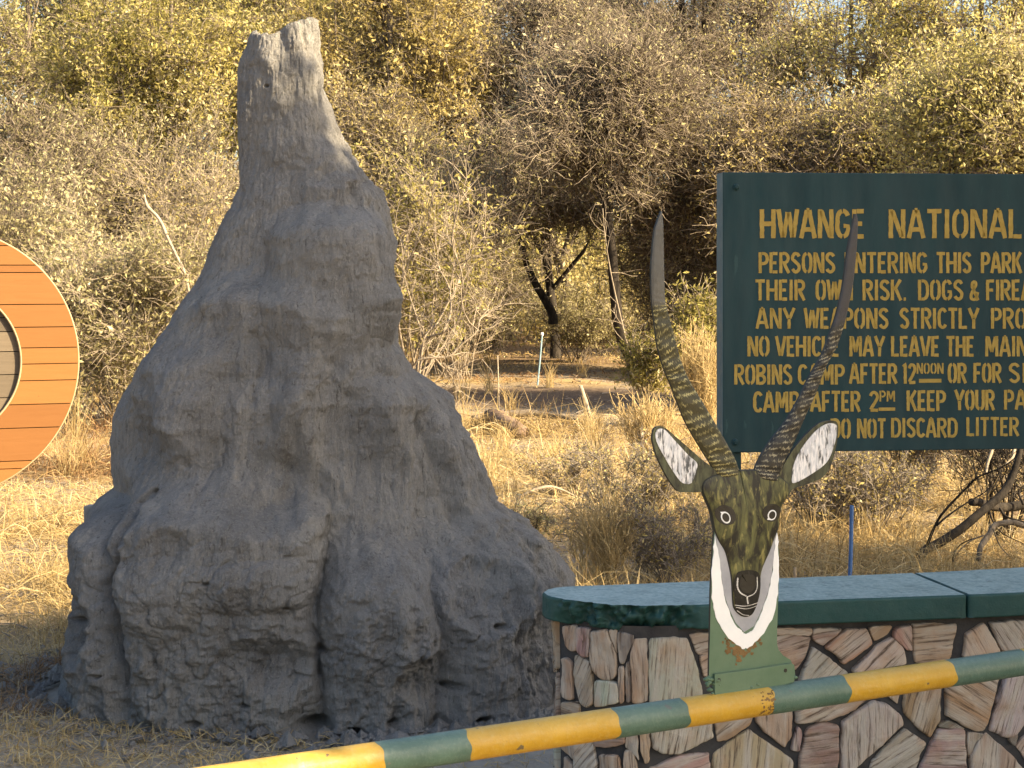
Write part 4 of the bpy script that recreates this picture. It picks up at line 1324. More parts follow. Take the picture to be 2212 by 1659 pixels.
    rh_r = [(1850, 462), (1853, 480), (1851, 530), (1843, 610), (1831, 670), (1821, 710), (1806, 752), (1787, 787), (1773, 820), (1760, 856), (1741, 896), (1716, 954), (1691, 1006), (1680, 1040)]
    for (l, r), mat in (((lh_l, lh_r), M['horn_olive']), ((rh_l, rh_r), M['horn_black'])):
        a, b = catmull(l, 150), catmull(r, 150)
        NA = 11
        V, UVv = [], []
        for k in range(150):
            t = 1 - k / 149
            for q in range(NA):
                s = q / (NA - 1) * 2 - 1
                p = a[k] * (0.5 - s / 2) + b[k] * (0.5 + s / 2)
                wd = np.hypot(*(a[k] - b[k])) / 50
                ridge = 0.0025 * math.sin(t * 95 + s * 1.2) * min(1, max(0, (0.66 - t) * 10)) * (1 - s * s)
                f = 0.0005 + 0.011 * wd * math.sqrt(max(0, 1 - s * s)) + ridge
                V.append(hit(*p) + BQ * f); UVv.append((s, t))
        n0 = len(V)
        for k in range(150):
            for q in (0, NA - 1):
                p = a[k] if q == 0 else b[k]
                V.append(hit(*p) - BQ * 0.0076); UVv.append((0, 1 - k / 149))
        i = np.arange(150 * NA).reshape(150, NA)
        Q = np.stack([i[:-1, :-1].ravel(), i[:-1, 1:].ravel(), i[1:, 1:].ravel(), i[1:, :-1].ravel()], 1).tolist()
        nfq = len(Q)
        for k in range(149):
            Q.append([k * NA, (k + 1) * NA, n0 + 2 * k + 2, n0 + 2 * k])
            Q.append([k * NA + NA - 1, (k + 1) * NA + NA - 1, n0 + 2 * k + 3, n0 + 2 * k + 1])
            Q.append([n0 + 2 * k, n0 + 2 * k + 1, n0 + 2 * k + 3, n0 + 2 * k + 2])
        ho = mesh_np('horn', np.array(V), np.array(Q), mats=[mat, M['plate_edge']], midx=[0] * nfq + [1] * (len(Q) - nfq), smooth=False, parent=root, uv=UVv)
        bm = bmesh.new(); bm.from_mesh(ho.data); bmesh.ops.recalc_face_normals(bm, faces=bm.faces); bm.to_mesh(ho.data); bm.free()
    # angle iron that holds the plate on the pole
    mb = MB()
    plate(mb, Z([(392, 1470), (420, 1468), (600, 1444), (775, 1416), (792, 1424), (796, 1480), (790, 1512), (600, 1560), (392, 1590)]), 0.010, 0.0004, 0, 0)
    c = [hit(*q) for q in Z([(392, 1500), (790, 1448)])]
    br = mb.build('bracket', M['plate_green'], root, bevel=0.0015)
    for x, y in ((412, 1500), (746, 1452)):
        mb = MB()
        p = hit(*Z([(x, y)])[0])
        mb.tube([p + BQ * 0.009, p + BQ * 0.0112], [0.0062, 0.0058], 12)
        mb.build('bolt_hole', M['black'], br)
    mb = MB()
    rg = random.Random(9)
    for k in range(34):
        if k < 22: x, y = rg.uniform(355, 440), rg.uniform(1490, 1565)
        else: x, y = rg.uniform(575, 625), rg.uniform(1520, 1540)
        if k > 28: x, y = rg.uniform(760, 800), rg.uniform(1480, 1515)
        p = hit(*Z([(x, y)])[0]) + BQ * rg.uniform(-0.004, 0.012)
        r_ = rg.uniform(0.004, 0.010)
        mb.tube([p - np.array([r_, 0, r_ * .3]), p, p + np.array([r_, 0, -r_ * .2])], [r_ * .35, r_ * .8, r_ * .3], 6)
    mb.build('weld_bead', M['plate_green'], br, smooth=True)
make_head()

# ------------------------------------------------------------------ wooden cable drum
def make_drum():
    Y = 17.3
    cx, cz, Ro, Ri = gX(-130, Y), 1.343, 1.343, 0.774
    root = empty('cable_drum', (cx, Y, 0), R(20))
    tag(root, 'big wooden cable drum with an orange planked ring standing in the grass', 'cable drum')
    ys = [574 + 211 - 295, 530, 572.6, 589, 659, 709, 754.5, 790, 826.5, 878.5, 930, 1002, 1018.5, 1080]
    zs = [H - (y - HY) / F * Y for y in ys]
    def planks(mb, ro, ri, y0, y1, zl, rnds):
        for z1, z0 in zip(zl[:-1], zl[1:]):
            z0g, z1g = max(z0 + 0.0045, cz - ro + 0.002), min(z1 - 0.0045, cz + ro - 0.002)
            if z1g - z0g < 0.01: continue
            rr = random.Random(int(z0 * 1000)).random()
            zz = np.linspace(z0g, z1g, 10)
            xo = np.sqrt(np.maximum(ro ** 2 - (zz - cz) ** 2, 0))
            xi = np.sqrt(np.maximum(ri ** 2 - (zz - cz) ** 2, 0)) if ri else np.zeros(10)
            sides = ((1,), (-1,)) if xi.max() > 0.02 else ((0,),)
            for (sd,) in sides:
                if sd == 0:
                    f = [(-x, y0, z) for x, z in zip(xo, zz)] + [(x, y0, z) for x, z in zip(xo[::-1], zz[::-1])]
                else:
                    f = [(sd * max(x, 0.001), y0, z) for x, z in zip(xi, zz)] + [(sd * x, y0, z) for x, z in zip(xo[::-1], zz[::-1])]
                nb = len(mb.f)
                mb.prism(f, [(a, y1, c) for a, b, c in f])
                rnds += [rr] * (len(mb.f) - nb)
    def finish(o, rnds):
        a = o.data.attributes.new('rnd', 'FLOAT', 'FACE')
        a.data.foreach_set('value', np.array(rnds, np.float32))
    mb = MB(); rn = []
    planks(mb, Ro - 0.012, Ri, 0.0, 0.05, zs, rn)
    finish(mb.build('front_flange', M['plank'], root), rn)
    mb = MB()
    n = 72
    q = np.linspace(0, 2 * np.pi, n, endpoint=False)
    V = [(r_ * math.cos(a), y, cz + r_ * math.sin(a)) for r_, y in ((Ri + .004, .052), (Ro - .02, .052), (Ro - .02, .075), (Ri + .004, .075)) for a in q]
    mb.add(V, [(k * n + i, k * n + (i + 1) % n, ((k + 1) % 4) * n + (i + 1) % n, ((k + 1) % 4) * n + i) for k in range(4) for i in range(n)])
    mb.build('seam_shade_ring', M['bark_dark'], root)  # dark ring added to put shade into the gaps between the planks
    mb = MB(); rn = []
    zl = [cz + 0.74, cz + .60, cz + .44, cz + 0.30, cz + 0.10, cz - 0.13, cz - 0.36, cz - 0.52, cz - 0.70, cz - 0.74]
    planks(mb, Ri - 0.012, 0.0, 0.045, 0.075, zl, rn)
    finish(mb.build('hub_boards', M['old_plank'], root), rn)
    def hoop(rad, r, y):
        mb = MB()
        n = 96
        t = np.linspace(0, 2 * np.pi, n, endpoint=False)
        V = []
        for k in range(n):
            for q in range(8):
                a = 2 * math.pi * q / 8
                rr = rad + r * math.cos(a)
                V.append((rr * math.cos(t[k]), y + 1.6 * r * math.sin(a), cz + rr * math.sin(t[k])))
        Fs = [(k * 8 + q, k * 8 + (q + 1) % 8, ((k + 1) % n) * 8 + (q + 1) % 8, ((k + 1) % n) * 8 + q) for k in range(n) for q in range(8)]
        mb.add(V, Fs)
        return mb
    hoop(Ro - 0.010, 0.012, 0.02).build('outer_hoop', M['rim'], root, smooth=True)
    hoop(Ri - 0.002, 0.012, 0.012).build('inner_hoop', M['rim'], root, smooth=True)
    mb = MB()
    n = 40
    V = [(Ri * math.cos(2 * math.pi * k / n), y, cz + Ri * math.sin(2 * math.pi * k / n)) for y in (0.08, 0.72) for k in range(n)]
    mb.add(V, [(k, (k + 1) % n, n + (k + 1) % n, n + k) for k in range(n)])
    mb.build('barrel', M['old_plank'], root)
    mb = MB(); rn = []
    planks(mb, Ro - 0.004, 0.0, 0.72, 0.77, zs, rn)
    finish(mb.build('back_flange', M['old_plank'], root), rn)
make_drum()

# ------------------------------------------------------------------ marker posts, stakes, logs
def stake(name, a, b, r, mats, label, cat, top=None, sides=10):
    mb = MB()
    a, b = np.array(a), np.array(b)
    mb.tube([a, a * .5 + b * .5 + np.array([r * .2, 0, 0]), b], [r, r * .97, r * .92], sides)
    if top is not None:
        org = tuple(a)
        root = empty(name, org)
        mb.build('shaft', mats, root).location = tuple(-a)
        m2 = MB()
        m2.tube([b - np.array([0, 0, r * 1.2]), b + np.array([0, 0, r * 0.4]), b + np.array([0, 0, r * 2.0])], [r * 1.5, r * 1.7, r * 1.1], 10)
        m2.build('cap', top, root).location = tuple(-a)
        tag(root, label, cat)
        return root
    o = mb.build(name, mats, origin=tuple(a))
    return tag(o, label, cat)
Yp = 12.0
pb = P(1837, 1240, Yp)
stake('marker_post', (pb[0] - 0.01, Yp, 0), P(1840, 1092, Yp), 0.0145, M['blue'], 'blue metal post standing behind the stone wall under the sign', 'post')
Yp = 2.3 * F / (832 - HY)
stake('marker_stake', (gX(1161, Yp), Yp, 0), P(1171, 722, Yp), 0.018, M['pale_blue'], 'faded pale blue stake with white top leaning in the clearing', 'stake', M['white'])
Yp = 2.3 * F / (900 - HY)
stake('broken_stick', (gX(1275, Yp), Yp, 0), P(1254, 833, Yp), 0.030, M['pale_wood'], 'short pale broken stick leaning in the dry grass beyond the mound', 'stick')
stake('dry_stalk', (gX(1078, Yp + 1), Yp + 1, 0), P(1075, 768, Yp + 1), 0.011, M['pale_wood'], 'tall thin dry stalk standing upright in the clearing beyond the mound', 'stalk', sides=5)
Yp = 11.5
stake('peg', (gX(1718, Yp), Yp, 0), P(1717, 1226, Yp), 0.010, M['pale_wood'], 'small pale peg just behind the wall cap right of the antelope', 'peg', sides=6)

def log_obj(name, pts, rads, mat, label, cat, rough=0.1, sides=12, seed=1, branches=()):
    p = catmull(pts, 26)
    r = np.interp(np.linspace(0, 1, 26), np.linspace(0, 1, len(rads)), rads)
    rg = np.random.default_rng(seed)
    r = r * (1 + rough * rg.normal(0, 1, 26) * 0.5)
    mb = MB()
    mb.tube(p, r, sides)
    for bp, brr in branches:
        q = catmull(bp, 14)
        mb.tube(q, np.linspace(brr, brr * 0.35, 14), 6)
    o = mb.build(name, mat, smooth=True, origin=tuple(p[0]))
    return tag(o, label, cat)
def gp(px, py, z=0.0):
    """ground point under a photo point"""
    Y = (H - z) * F / (py - HY)
    return np.array([gX(px, Y), Y, z])
log_obj('log', [gp(1062, 905, .10), gp(1085, 915, .14), gp(1128, 935, .06)], [0.13, 0.15, 0.10], M['log'], 'short brown log lying in the straw right of the mound', 'log', 0.12, seed=3)
log_obj('fallen_limb', [gp(1020, 905, .04), gp(1120, 893, .10), gp(1180, 897, .08), gp(1250, 910, .04)], [0.05, 0.06, 0.05, 0.03], M['bark_brown'], 'long thin fallen limb on the ground behind the short log', 'fallen branch', 0.1, 8, 4)
log_obj('fallen_limb', [gp(1100, 1088, .03), gp(1150, 1060, .16), gp(1195, 1052, .18), gp(1250, 1075, .03)], [0.010, 0.016, 0.015, 0.008], M['twig_pale'], 'bleached bent stick arching over the straw left of the antelope', 'fallen branch', 0.1, 7, 5)

# dead branches lying behind the wall at the right
G5 = lambda x, y: (1865.3 + .1819 * x, 960 + .1819 * y)
def br(pts, Y0, Y1):
    n = len(pts)
    return [P(*G5(*p), Y0 + (Y1 - Y0) * k / (n - 1)) for k, p in enumerate(pts)]
log_obj('dead_branch', br([(600, 1500), (640, 1370), (740, 1250), (900, 1170), (1150, 1010), (1400, 800), (1500, 720), (1650, 590), (1760, 400), (1860, 80), (1900, -120), (1960, -400)], 13.2, 13.9),
        [0.038, 0.035, 0.034, 0.033, 0.034, 0.034, 0.032, 0.028, 0.024, 0.02, 0.012], M['bark_dark'], 'dark dead branch slanting up from the ground behind the wall at the right', 'dead branch', 0.08, 10, 6,
        [(br([(750, 1220), (850, 960), (970, 780), (1200, 540), (1340, 400), (1500, 330), (1650, 270), (1800, 160)], 13.25, 13.0), 0.012),
         (br([(870, 960), (1000, 850), (1200, 710), (1450, 560), (1560, 440)], 13.2, 13.4), 0.009), (br([(1170, 570), (1160, 450), (1240, 280)], 13.1, 13.2), 0.006),
         (br([(1340, 400), (1310, 250), (1290, 120)], 13.1, 13.2), 0.006), (br([(1480, 740), (1530, 900), (1640, 1050), (1900, 1180)], 13.6, 13.3), 0.009),
         (br([(1470, 700), (1480, 580), (1600, 420), (1620, 240)], 13.6, 13.7), 0.007), (br([(1060, 1430), (1080, 1280), (1200, 1160), (1500, 1060)], 13.2, 13.0), 0.008)])
log_obj('dead_branch', br([(1280, 685), (1380, 690), (1500, 735), (1700, 745), (1906, 715), (2300, 640), (2700, 560)], 13.7, 14.2), [0.030, 0.033, 0.036, 0.038, 0.04, 0.045], M['bark_dark'],
        'thick horizontal dead limb with a broken end behind the wall at the right', 'dead branch', 0.08, 10, 7,
        [(br([(1620, 760), (1700, 860), (1906, 920), (2100, 1000)], 13.8, 13.6), 0.012), (br([(1900, 715), (1850, 560), (1990, 420)], 13.9, 14.0), 0.012)])
log_obj('dead_branch', br([(1365, 1380), (1385, 1240), (1420, 1170), (1500, 1060), (1560, 960), (1750, 925), (1906, 965), (2300, 1050)], 13.0, 13.3), [0.020, 0.022, 0.022, 0.022, 0.022, 0.02], M['bark_brown'],
        'crooked dead branch that bends down to the ground nearest the right edge', 'dead branch', 0.08, 9, 8,
        [(br([(1540, 1000), (1620, 1200), (1740, 1330), (1900, 1420)], 13.0, 12.9), 0.007), (br([(1500, 1060), (1300, 1130), (1150, 1250), (1060, 1400)], 13.0, 12.9), 0.007)])
log_obj('bleached_stick', br([(1545, -60), (1530, 60), (1480, 200), (1455, 340)], 14.5, 14.4), [0.014, 0.015, 0.013, 0.008], M['pale_wood'], 'bleached white stick hanging in the brush under the sign, left of two', 'stick', 0.1, 7, 9)
log_obj('bleached_stick', br([(1810, -60), (1790, 60), (1770, 150), (1690, 240)], 14.5, 14.4), [0.014, 0.015, 0.013, 0.008], M['pale_wood'], 'bleached white stick hanging in the brush under the sign, right of two', 'stick', 0.1, 7, 10)

# ------------------------------------------------------------------ plants
def norm(a):
    return a / (np.linalg.norm(a, axis=-1, keepdims=True) + 1e-9)
def grow(rng, parents, count, length, spread, upw, out_c=None, outk=0.0, k=4, wob=0.25, t0=0.25, gravity=0.0):
    """new branches that start on given ones: parents (n,k,3) -> (count,k,3)"""
    n, kk, _ = parents.shape
    idx = rng.integers(0, n, count)
    t = rng.uniform(t0, 1.0, count) * (kk - 1)
    i = np.minimum(t.astype(int), kk - 2); fr = (t - i)[:, None]
    a, b = parents[idx, i], parents[idx, i + 1]
    st = a * (1 - fr) + b * fr
    dr = norm(b - a) * 0.6 + rng.normal(0, spread, (count, 3)) + np.array([0, 0, upw])
    if out_c is not None: dr += outk * norm(st - out_c)
    dr = norm(dr)
    L = length * rng.uniform(0.55, 1.3, count)[:, None]
    pts = [st]
    for s in range(k - 1):
        dr = norm(dr + rng.normal(0, wob, (count, 3)) + np.array([0, 0, gravity]))
        pts.append(pts[-1] + dr * L / (k - 1))
    return np.stack(pts, 1)
def tubes(paths, r0, r1, sides):
    """paths (n,k,3) -> vertices and quads; r0,r1 scalars or (n,)"""
    n, k, _ = paths.shape
    t = np.gradient(paths, axis=1); t = norm(t)
    ref = np.where(np.abs(t[..., 2:3]) > 0.9, np.array([1.0, 0, 0]), np.array([0, 0, 1.0]))
    a = norm(np.cross(t, ref)); b = np.cross(t, a)
    r0 = np.broadcast_to(np.asarray(r0, float), (n,)); r1 = np.broadcast_to(np.asarray(r1, float), (n,))
    rad = r0[:, None] * (1 - np.linspace(0, 1, k)) + r1[:, None] * np.linspace(0, 1, k)
    q = np.linspace(0, 2 * np.pi, sides, endpoint=False)
    v = paths[:, :, None, :] + rad[:, :, None, None] * (np.cos(q)[None, None, :, None] * a[:, :, None, :] + np.sin(q)[None, None, :, None] * b[:, :, None, :])
    i = np.arange(n * k * sides).reshape(n, k, sides); j = np.roll(i, -1, 2)
    f = np.stack([i[:, :-1].ravel(), j[:, :-1].ravel(), j[:, 1:].ravel(), i[:, 1:].ravel()], 1)
    return v.reshape(-1, 3), f
def leaves(rng, paths, count, size, asp=0.45, jit=0.05, curl=0.25, droop=0.0):
    n, k, _ = paths.shape
    idx = rng.integers(0, n, count); t = rng.uniform(0.1, 1, count) * (k - 1)
    i = np.minimum(t.astype(int), k - 2); fr = (t - i)[:, None]
    c = paths[idx, i] * (1 - fr) + paths[idx, i + 1] * fr + rng.normal(0, jit, (count, 3))
    d = norm(rng.normal(0, 1, (count, 3)) + np.array([0, 0, -droop]))
    s = norm(np.cross(d, rng.normal(0, 1, (count, 3))))
    nrm = np.cross(d, s)
    L = (size * rng.uniform(0.6, 1.4, count))[:, None]
    W = L * asp * 0.5
    v = np.stack([c, c + d * L * .5 + s * W + nrm * L * curl * .3, c + d * L, c + d * L * .5 - s * W + nrm * L * curl * .3], 1)
    f = np.arange(count * 4).reshape(count, 4)
    # clump colour varies slowly through the crown, plus leaf to leaf
    col = np.clip(0.5 + 0.30 * fbm(c * 0.9, 2, 5) + rng.normal(0, 0.22, count), 0, 1)
    return v.reshape(-1, 3), f, col

def combine(parts):
    V, Fq, MI, RN = [], [], [], []
    b = 0
    for v, f, mi, rn in parts:
        V.append(v); Fq.append(f + b); MI.append(np.full(len(f), mi)); RN.append(np.full(len(f), .5) if rn is None else rn)
        b += len(v)
    return np.vstack(V), np.vstack(Fq), np.concatenate(MI), np.concatenate(RN)

def tree(name, label, cat, seed, base, crown, rad, trunk_r, bark, leafm, n_leaf, leaf=0.10, limbs=16, twigs=900, path=None, group=None, tw_mat=None, droop=0.0, tr_len=None, asp=0.45, twig_len=0.55, fill=0.12):
    """base (x,y), crown centre (x,y,z), rad (rx,ry,rz): trunk and limbs as one part, twigs and leaves as the crown"""
    rng = np.random.default_rng(seed)
    base = np.array([base[0], base[1], -0.05]); crown = np.array(crown, float); rad = np.array(rad, float)
    lo = 5 if path is None else 10
    if path is None:
        mid = base * .5 + crown * .5 + rng.normal(0, 0.12, 3) * np.array([1, 1, 0.2]) * rad.max()
        path = [base, base * .75 + mid * .25 + rng.normal(0, .05, 3), mid, crown * 0.8 + mid * 0.2, crown + np.array([0, 0, rad[2] * 0.5])]
    tr = catmull(path, 16)[None]
    parts = [(*tubes(tr, trunk_r, trunk_r * 0.3, 10), 0, None)]
    # limbs end at random points of the crown
    L0 = []
    for k in range(limbs):
        d = norm(rng.normal(0, 1, 3)); d[2] = abs(d[2]) * 0.9 - 0.35
        e = crown + d * rad * rng.uniform(0.55, 0.98)
        i = int(np.clip(rng.uniform(lo, 14), 0, 15)); s = tr[0, i]
        m = s * .5 + e * .5 + rng.normal(0, .10, 3) * rad.mean() + np.array([0, 0, -0.05 * rad[2]])
        L0.append(catmull([s, m, e], 7))
    L0 = np.array(L0)
    parts.append((*tubes(L0, trunk_r * 0.42, trunk_r * 0.10, 6), 0, None))
    v, f, mi, rn = combine(parts)
    root = empty(name, tuple(base * np.array([1, 1, 0])))
    tag(root, label, cat, group)
    org = base * np.array([1, 1, 0])
    mesh_np('trunk', v - org, f, mats=[M[bark]], smooth=True, parent=root)
    m = rad.mean()
    L1 = grow(rng, L0, limbs * 7, 0.42 * m, 0.5, 0.12, crown, 0.4, 5, 0.22, 0.25)
    twigs = int(twigs * 1.5)
    L2 = grow(rng, L1, twigs, twig_len * 1.4, 0.7, 0.05, crown, 0.2, 5, 0.3, 0.15)
    L3 = grow(rng, L2, twigs * 3, twig_len * .8, 0.8, 0.1, None, 0, 4, 0.35, 0.2)
    parts = [(*tubes(L1, trunk_r * 0.12, 0.010, 4), 0, None), (*tubes(L2, 0.010, 0.005, 3), 0, None), (*tubes(L3[::2], 0.006, 0.004, 3), 2, None), (*tubes(L3[1::2], 0.006, 0.004, 3), 0, None)]
    leaf = leaf * 0.80
    if name == 'tree': n_leaf = int(n_leaf * 0.85)
    if n_leaf:
        lv, lf, col = leaves(rng, np.concatenate([L3, L3, L2[:, 1:]]), n_leaf, leaf, asp, 0.07 * (leaf / .1), 0.3, droop)
        parts.append((lv, lf, 1, col))
        if fill:
            nc = 900
            d = norm(rng.normal(0, 1, (nc, 3)))
            cc = crown + d * rad * (rng.uniform(0, 1, (nc, 1)) ** 0.4)
            e = cc + rng.normal(0, .25, (nc, 3))
            sp = np.stack([cc, cc * .67 + e * .33, cc * .33 + e * .67, e], 1)
            lv, lf, col = leaves(rng, sp, int(n_leaf * fill), leaf, asp, 0.22, 0.3, droop)
            parts.append((*tubes(sp, .007, .004, 3), 0, None)); parts.append((lv, lf, 1, col))
    v, f, mi, rn = combine(parts)
    mesh_np('crown', v - org, f, mats=[M[tw_mat or ('bark_brown' if bark == 'bark_dark' else bark)], M[leafm], M['twig_pale']], midx=mi, fattr={'rnd': rn}, parent=root)
    return root

def shrub(name, label, cat, seed, base, height, width, stems, twigs, bark, leafm=None, n_leaf=0, leaf=0.06, r=0.02, levels=2, group=None, upw=0.25, wob=0.22, asp=0.45, twr=0.004, lean=(0, 0)):
    rng = np.random.default_rng(seed)
    b = np.array([base[0], base[1], -0.03])
    S0 = []
    for k in range(stems):
        a = rng.uniform(0, 2 * math.pi)
        e = b + np.array([math.cos(a) * width * rng.uniform(.2, 1) + lean[0], math.sin(a) * width * 0.6 * rng.uniform(.2, 1) + lean[1], height * rng.uniform(0.55, 1.0)])
        s = b + np.array([rng.normal(0, width * .10), rng.normal(0, width * .08), 0])
        m = s * .5 + e * .5 + rng.normal(0, .10, 3) * height + np.array([0, 0, height * .08])
        S0.append(catmull([s, m, e], 9))
    S0 = np.array(S0)
    S1 = grow(rng, S0, stems * 7, height * 0.32, 0.5, upw, None, 0, 6, wob, 0.2)
    S2 = grow(rng, np.concatenate([S1, S1, S0[:, 2:8]]), twigs, height * 0.16, 0.6, upw * .5, None, 0, 4, wob * 1.2, 0.15)
    root = empty(name, (float(b[0]), float(b[1]), 0))
    tag(root, label, cat, group)
    org = b * np.array([1, 1, 0])
    v, f = tubes(S0, r, r * .35, 6)
    mesh_np('stems', v - org, f, mats=[M[bark]], smooth=True, parent=root)
    parts = [(*tubes(S1, r * .4, twr * 1.2, 4), 0, None), (*tubes(S2, twr * 1.2, twr * .7, 3), 0, None)]
    if n_leaf:
        lv, lf, col = leaves(rng, np.concatenate([S2, S2, S1[:, 1:5]]), n_leaf, leaf, asp, leaf * .5)
        parts.append((lv, lf, 1, col))
    v, f, mi, rn = combine(parts)
    mats = [M[bark]] + ([M[leafm]] if leafm else [])
    mesh_np('foliage' if n_leaf else 'twigs', v - org, f, mats=mats, midx=mi, fattr={'rnd': rn}, parent=root)
    return root

def tpx(name, label, cat, seed, Y, pbase, pc, prad, tr, bark, leafm, n_leaf, **kw):
    """a tree given by where its crown stands at distance Y (photo points turned into metres)"""
    c = P(pc[0], pc[1], Y + kw.pop('dy', 0.0))
    rx, rz = prad[0] / F * Y, prad[1] / F * Y
    return tree(name, label, cat, seed, (gX(pbase, Y), Y), c, (rx, kw.pop('ry', rx * .8), rz), tr, bark, leafm, n_leaf, **kw)

def forest():
    T = 'tree'
    g = 'trees of the dry woodland behind the clearing'
    # back row, 44 - 56 m
    tpx('tree', 'yellow green tree with pale sky glinting through at the top left corner', T, 11, 46, 60, (60, 110), (260, 290), .17, 'bark_brown', 'leaf_olive', 11000, leaf=0.156, limbs=20)
    tpx('tree', 'light green feathery tree left of the mound tip', T, 12, 42, 330, (370, 140), (250, 320), .15, 'bark_brown', 'leaf_green', 36400, leaf=0.144, limbs=22)
    tpx('tree', 'olive tree crown directly behind the mound tip', T, 13, 50, 600, (590, 60), (220, 320), .16, 'bark_brown', 'leaf_olive', 30799, leaf=0.156, limbs=20)
    tpx('tree', 'golden leaved tree right of the mound tip', T, 14, 43, 850, (840, 90), (230, 310), .16, 'bark_brown', 'leaf_gold', 26000, leaf=0.156, limbs=22)
    tpx('tree', 'dark crowned tree between the golden tree and the grey brown one', T, 15, 48, 1010, (1020, 40), (150, 290), .16, 'bark_dark', 'leaf_dark', 12000, leaf=0.144, limbs=18)
    tpx('tree', 'grey brown leafless looking tree above the dark thicket in the middle', T, 16, 44, 1200, (1190, 150), (250, 310), .15, 'bark_dark', 'leaf_brown', 11000, leaf=0.120, limbs=24, twigs=2600)
    tpx('tree', 'tall dark stemmed tree with white sky between its branches', T, 17, 52, 1470, (1470, 40), (230, 300), .22, 'bark_dark', 'leaf_dark', 8000, leaf=0.12, limbs=22, twigs=2200, fill=.3)
    tpx('tree', 'thin dark tree with bare branches against the bright sky', T, 18, 56, 1650, (1640, 10), (190, 300), .16, 'bark_dark', 'leaf_brown', 6500, leaf=.12, limbs=18, twigs=2000, fill=.3)
    tpx('tree', 'bright yellow backlit tree above the left half of the sign', T, 19, 46, 1830, (1840, 110), (230, 290), .15, 'bark_brown', 'leaf_yellow', 12600, leaf=0.144, limbs=22, fill=.2)
    tpx('tree', 'pale yellow tree at the top right corner above the sign', T, 20, 43, 2110, (2120, 90), (250, 310), .15, 'bark_brown', 'leaf_yellow', 14280, leaf=0.144, limbs=22, fill=.2)
    tpx('tree', 'yellow green tree outside the right edge reaching over the sign', T, 21, 48, 2350, (2370, 100), (230, 340), .16, 'bark_brown', 'leaf_yellow', 12600, leaf=0.144, limbs=20, fill=.2)
    # filling row behind, 52 - 58 m
    tpx('tree', 'olive tree filling the gap between the corner tree and the feathery one', T, 22, 54, 210, (220, 40), (230, 330), .16, 'bark_brown', 'leaf_olive', 36400, leaf=0.180, limbs=20)
    tpx('tree', 'tan leaved tree deep behind the feathery tree', T, 23, 56, 470, (480, 20), (230, 330), .16, 'bark_brown', 'leaf_gold', 36400, leaf=0.180, limbs=20)
    tpx('tree', 'olive tree deep behind the golden tree', T, 24, 55, 740, (740, 10), (240, 330), .16, 'bark_brown', 'leaf_olive', 36400, leaf=0.180, limbs=20)
    tpx('tree', 'brown tree deep behind the dark crowned tree', T, 25, 57, 930, (940, 20), (220, 330), .16, 'bark_brown', 'leaf_brown', 7000, leaf=0.180, limbs=20)
    tpx('tree', 'tan tree deep behind the grey brown tree', T, 26, 55, 1240, (1250, 60), (240, 330), .16, 'bark_brown', 'leaf_brown', 4500, leaf=0.168, limbs=20)
    # middle row, 33 - 40 m
    tpx('tree', 'dense dark bush tree at the far left behind the cable drum', T, 31, 33, 40, (60, 420), (220, 230), .12, 'bark_dark', 'leaf_brown', 22400, leaf=0.096, limbs=20, twigs=2200)
    tpx('tree', 'olive brown bush tree left of the mound neck', T, 32, 35, 330, (300, 420), (220, 200), .11, 'bark_dark', 'leaf_brown', 21000, leaf=0.096, limbs=20, twigs=2200)
    tpx('tree', 'bushy brown tree right behind the mound neck', T, 33, 37, 760, (780, 350), (200, 210), .11, 'bark_brown', 'leaf_gold', 22400, leaf=0.108, limbs=20, twigs=1600)
    Y = 35.5
    pth = [P(1390, 826, Y), P(1386, 815, Y), P(1341, 725, Y), P(1326, 600, Y), P(1321, 525, Y), P(1304, 400, Y), P(1303, 325, Y), P(1290, 230, Y)]
    tpx('tree', 'brown bush tree with a dark leaning trunk beside the left horn', T, 34, Y, 1388, (1300, 230), (230, 190), .155, 'bark_dark', 'leaf_brown', 10000, leaf=0.108, limbs=26, twigs=2600, path=pth)
    Y = 40
    pth = [P(1195, 700, Y), P(1190, 670, Y), P(1150, 600, Y), P(1125, 520, Y), P(1120, 430, Y), P(1110, 330, Y)]
    tpx('tree', 'dark multi branched tree in the shaded hollow right of the mound', T, 35, Y, 1195, (1100, 400), (200, 190), .12, 'bark_dark', 'leaf_dark', 12000, leaf=0.108, limbs=24, twigs=2200, path=pth)
    tpx('tree', 'grey brown bush tree just left of the sign', T, 36, 38, 1500, (1510, 400), (170, 230), .12, 'bark_dark', 'leaf_brown', 10000, leaf=0.108, limbs=20, twigs=2200)
    tpx('tree', 'olive bush tree showing over the middle of the sign top', T, 37, 36, 1730, (1720, 330), (200, 200), .11, 'bark_brown', 'leaf_gold', 15000, leaf=0.108, limbs=20, twigs=1800)
    tpx('tree', 'pale yellow bush tree over the right part of the sign top', T, 38, 35, 2000, (2010, 330), (220, 200), .11, 'bark_brown', 'leaf_yellow', 23800, leaf=0.108, limbs=20, twigs=1800)
    tpx('tree', 'brown bush tree behind the right end of the sign', T, 39, 34, 2260, (2270, 330), (200, 220), .11, 'bark_brown', 'leaf_gold', 18200, leaf=0.108, limbs=20, twigs=1800)
    tpx('tree', 'dense olive bush tree standing behind the right part of the sign', T, 40, 27.5, 2170, (2176, 270), (270, 210), .12, 'bark_brown', 'leaf_olive', 26000, leaf=.10, limbs=22, fill=.6)  # dense crown added here to shade the strip of ground in the clearing
    # understorey
    shrub('shrub', 'tangled grey thicket right of the cable drum', 'shrub', 51, (gX(250, 25), 25), 2.9, 1.7, 26, 3600, 'twig_pale', 'leaf_brown', 13000, .075, r=.018)
    shrub('shrub', 'dark tangled thicket above the cable drum', 'shrub', 52, (gX(60, 27), 27), 3.4, 1.9, 24, 3200, 'bark_brown', 'leaf_brown', 13000, .075, r=.02)
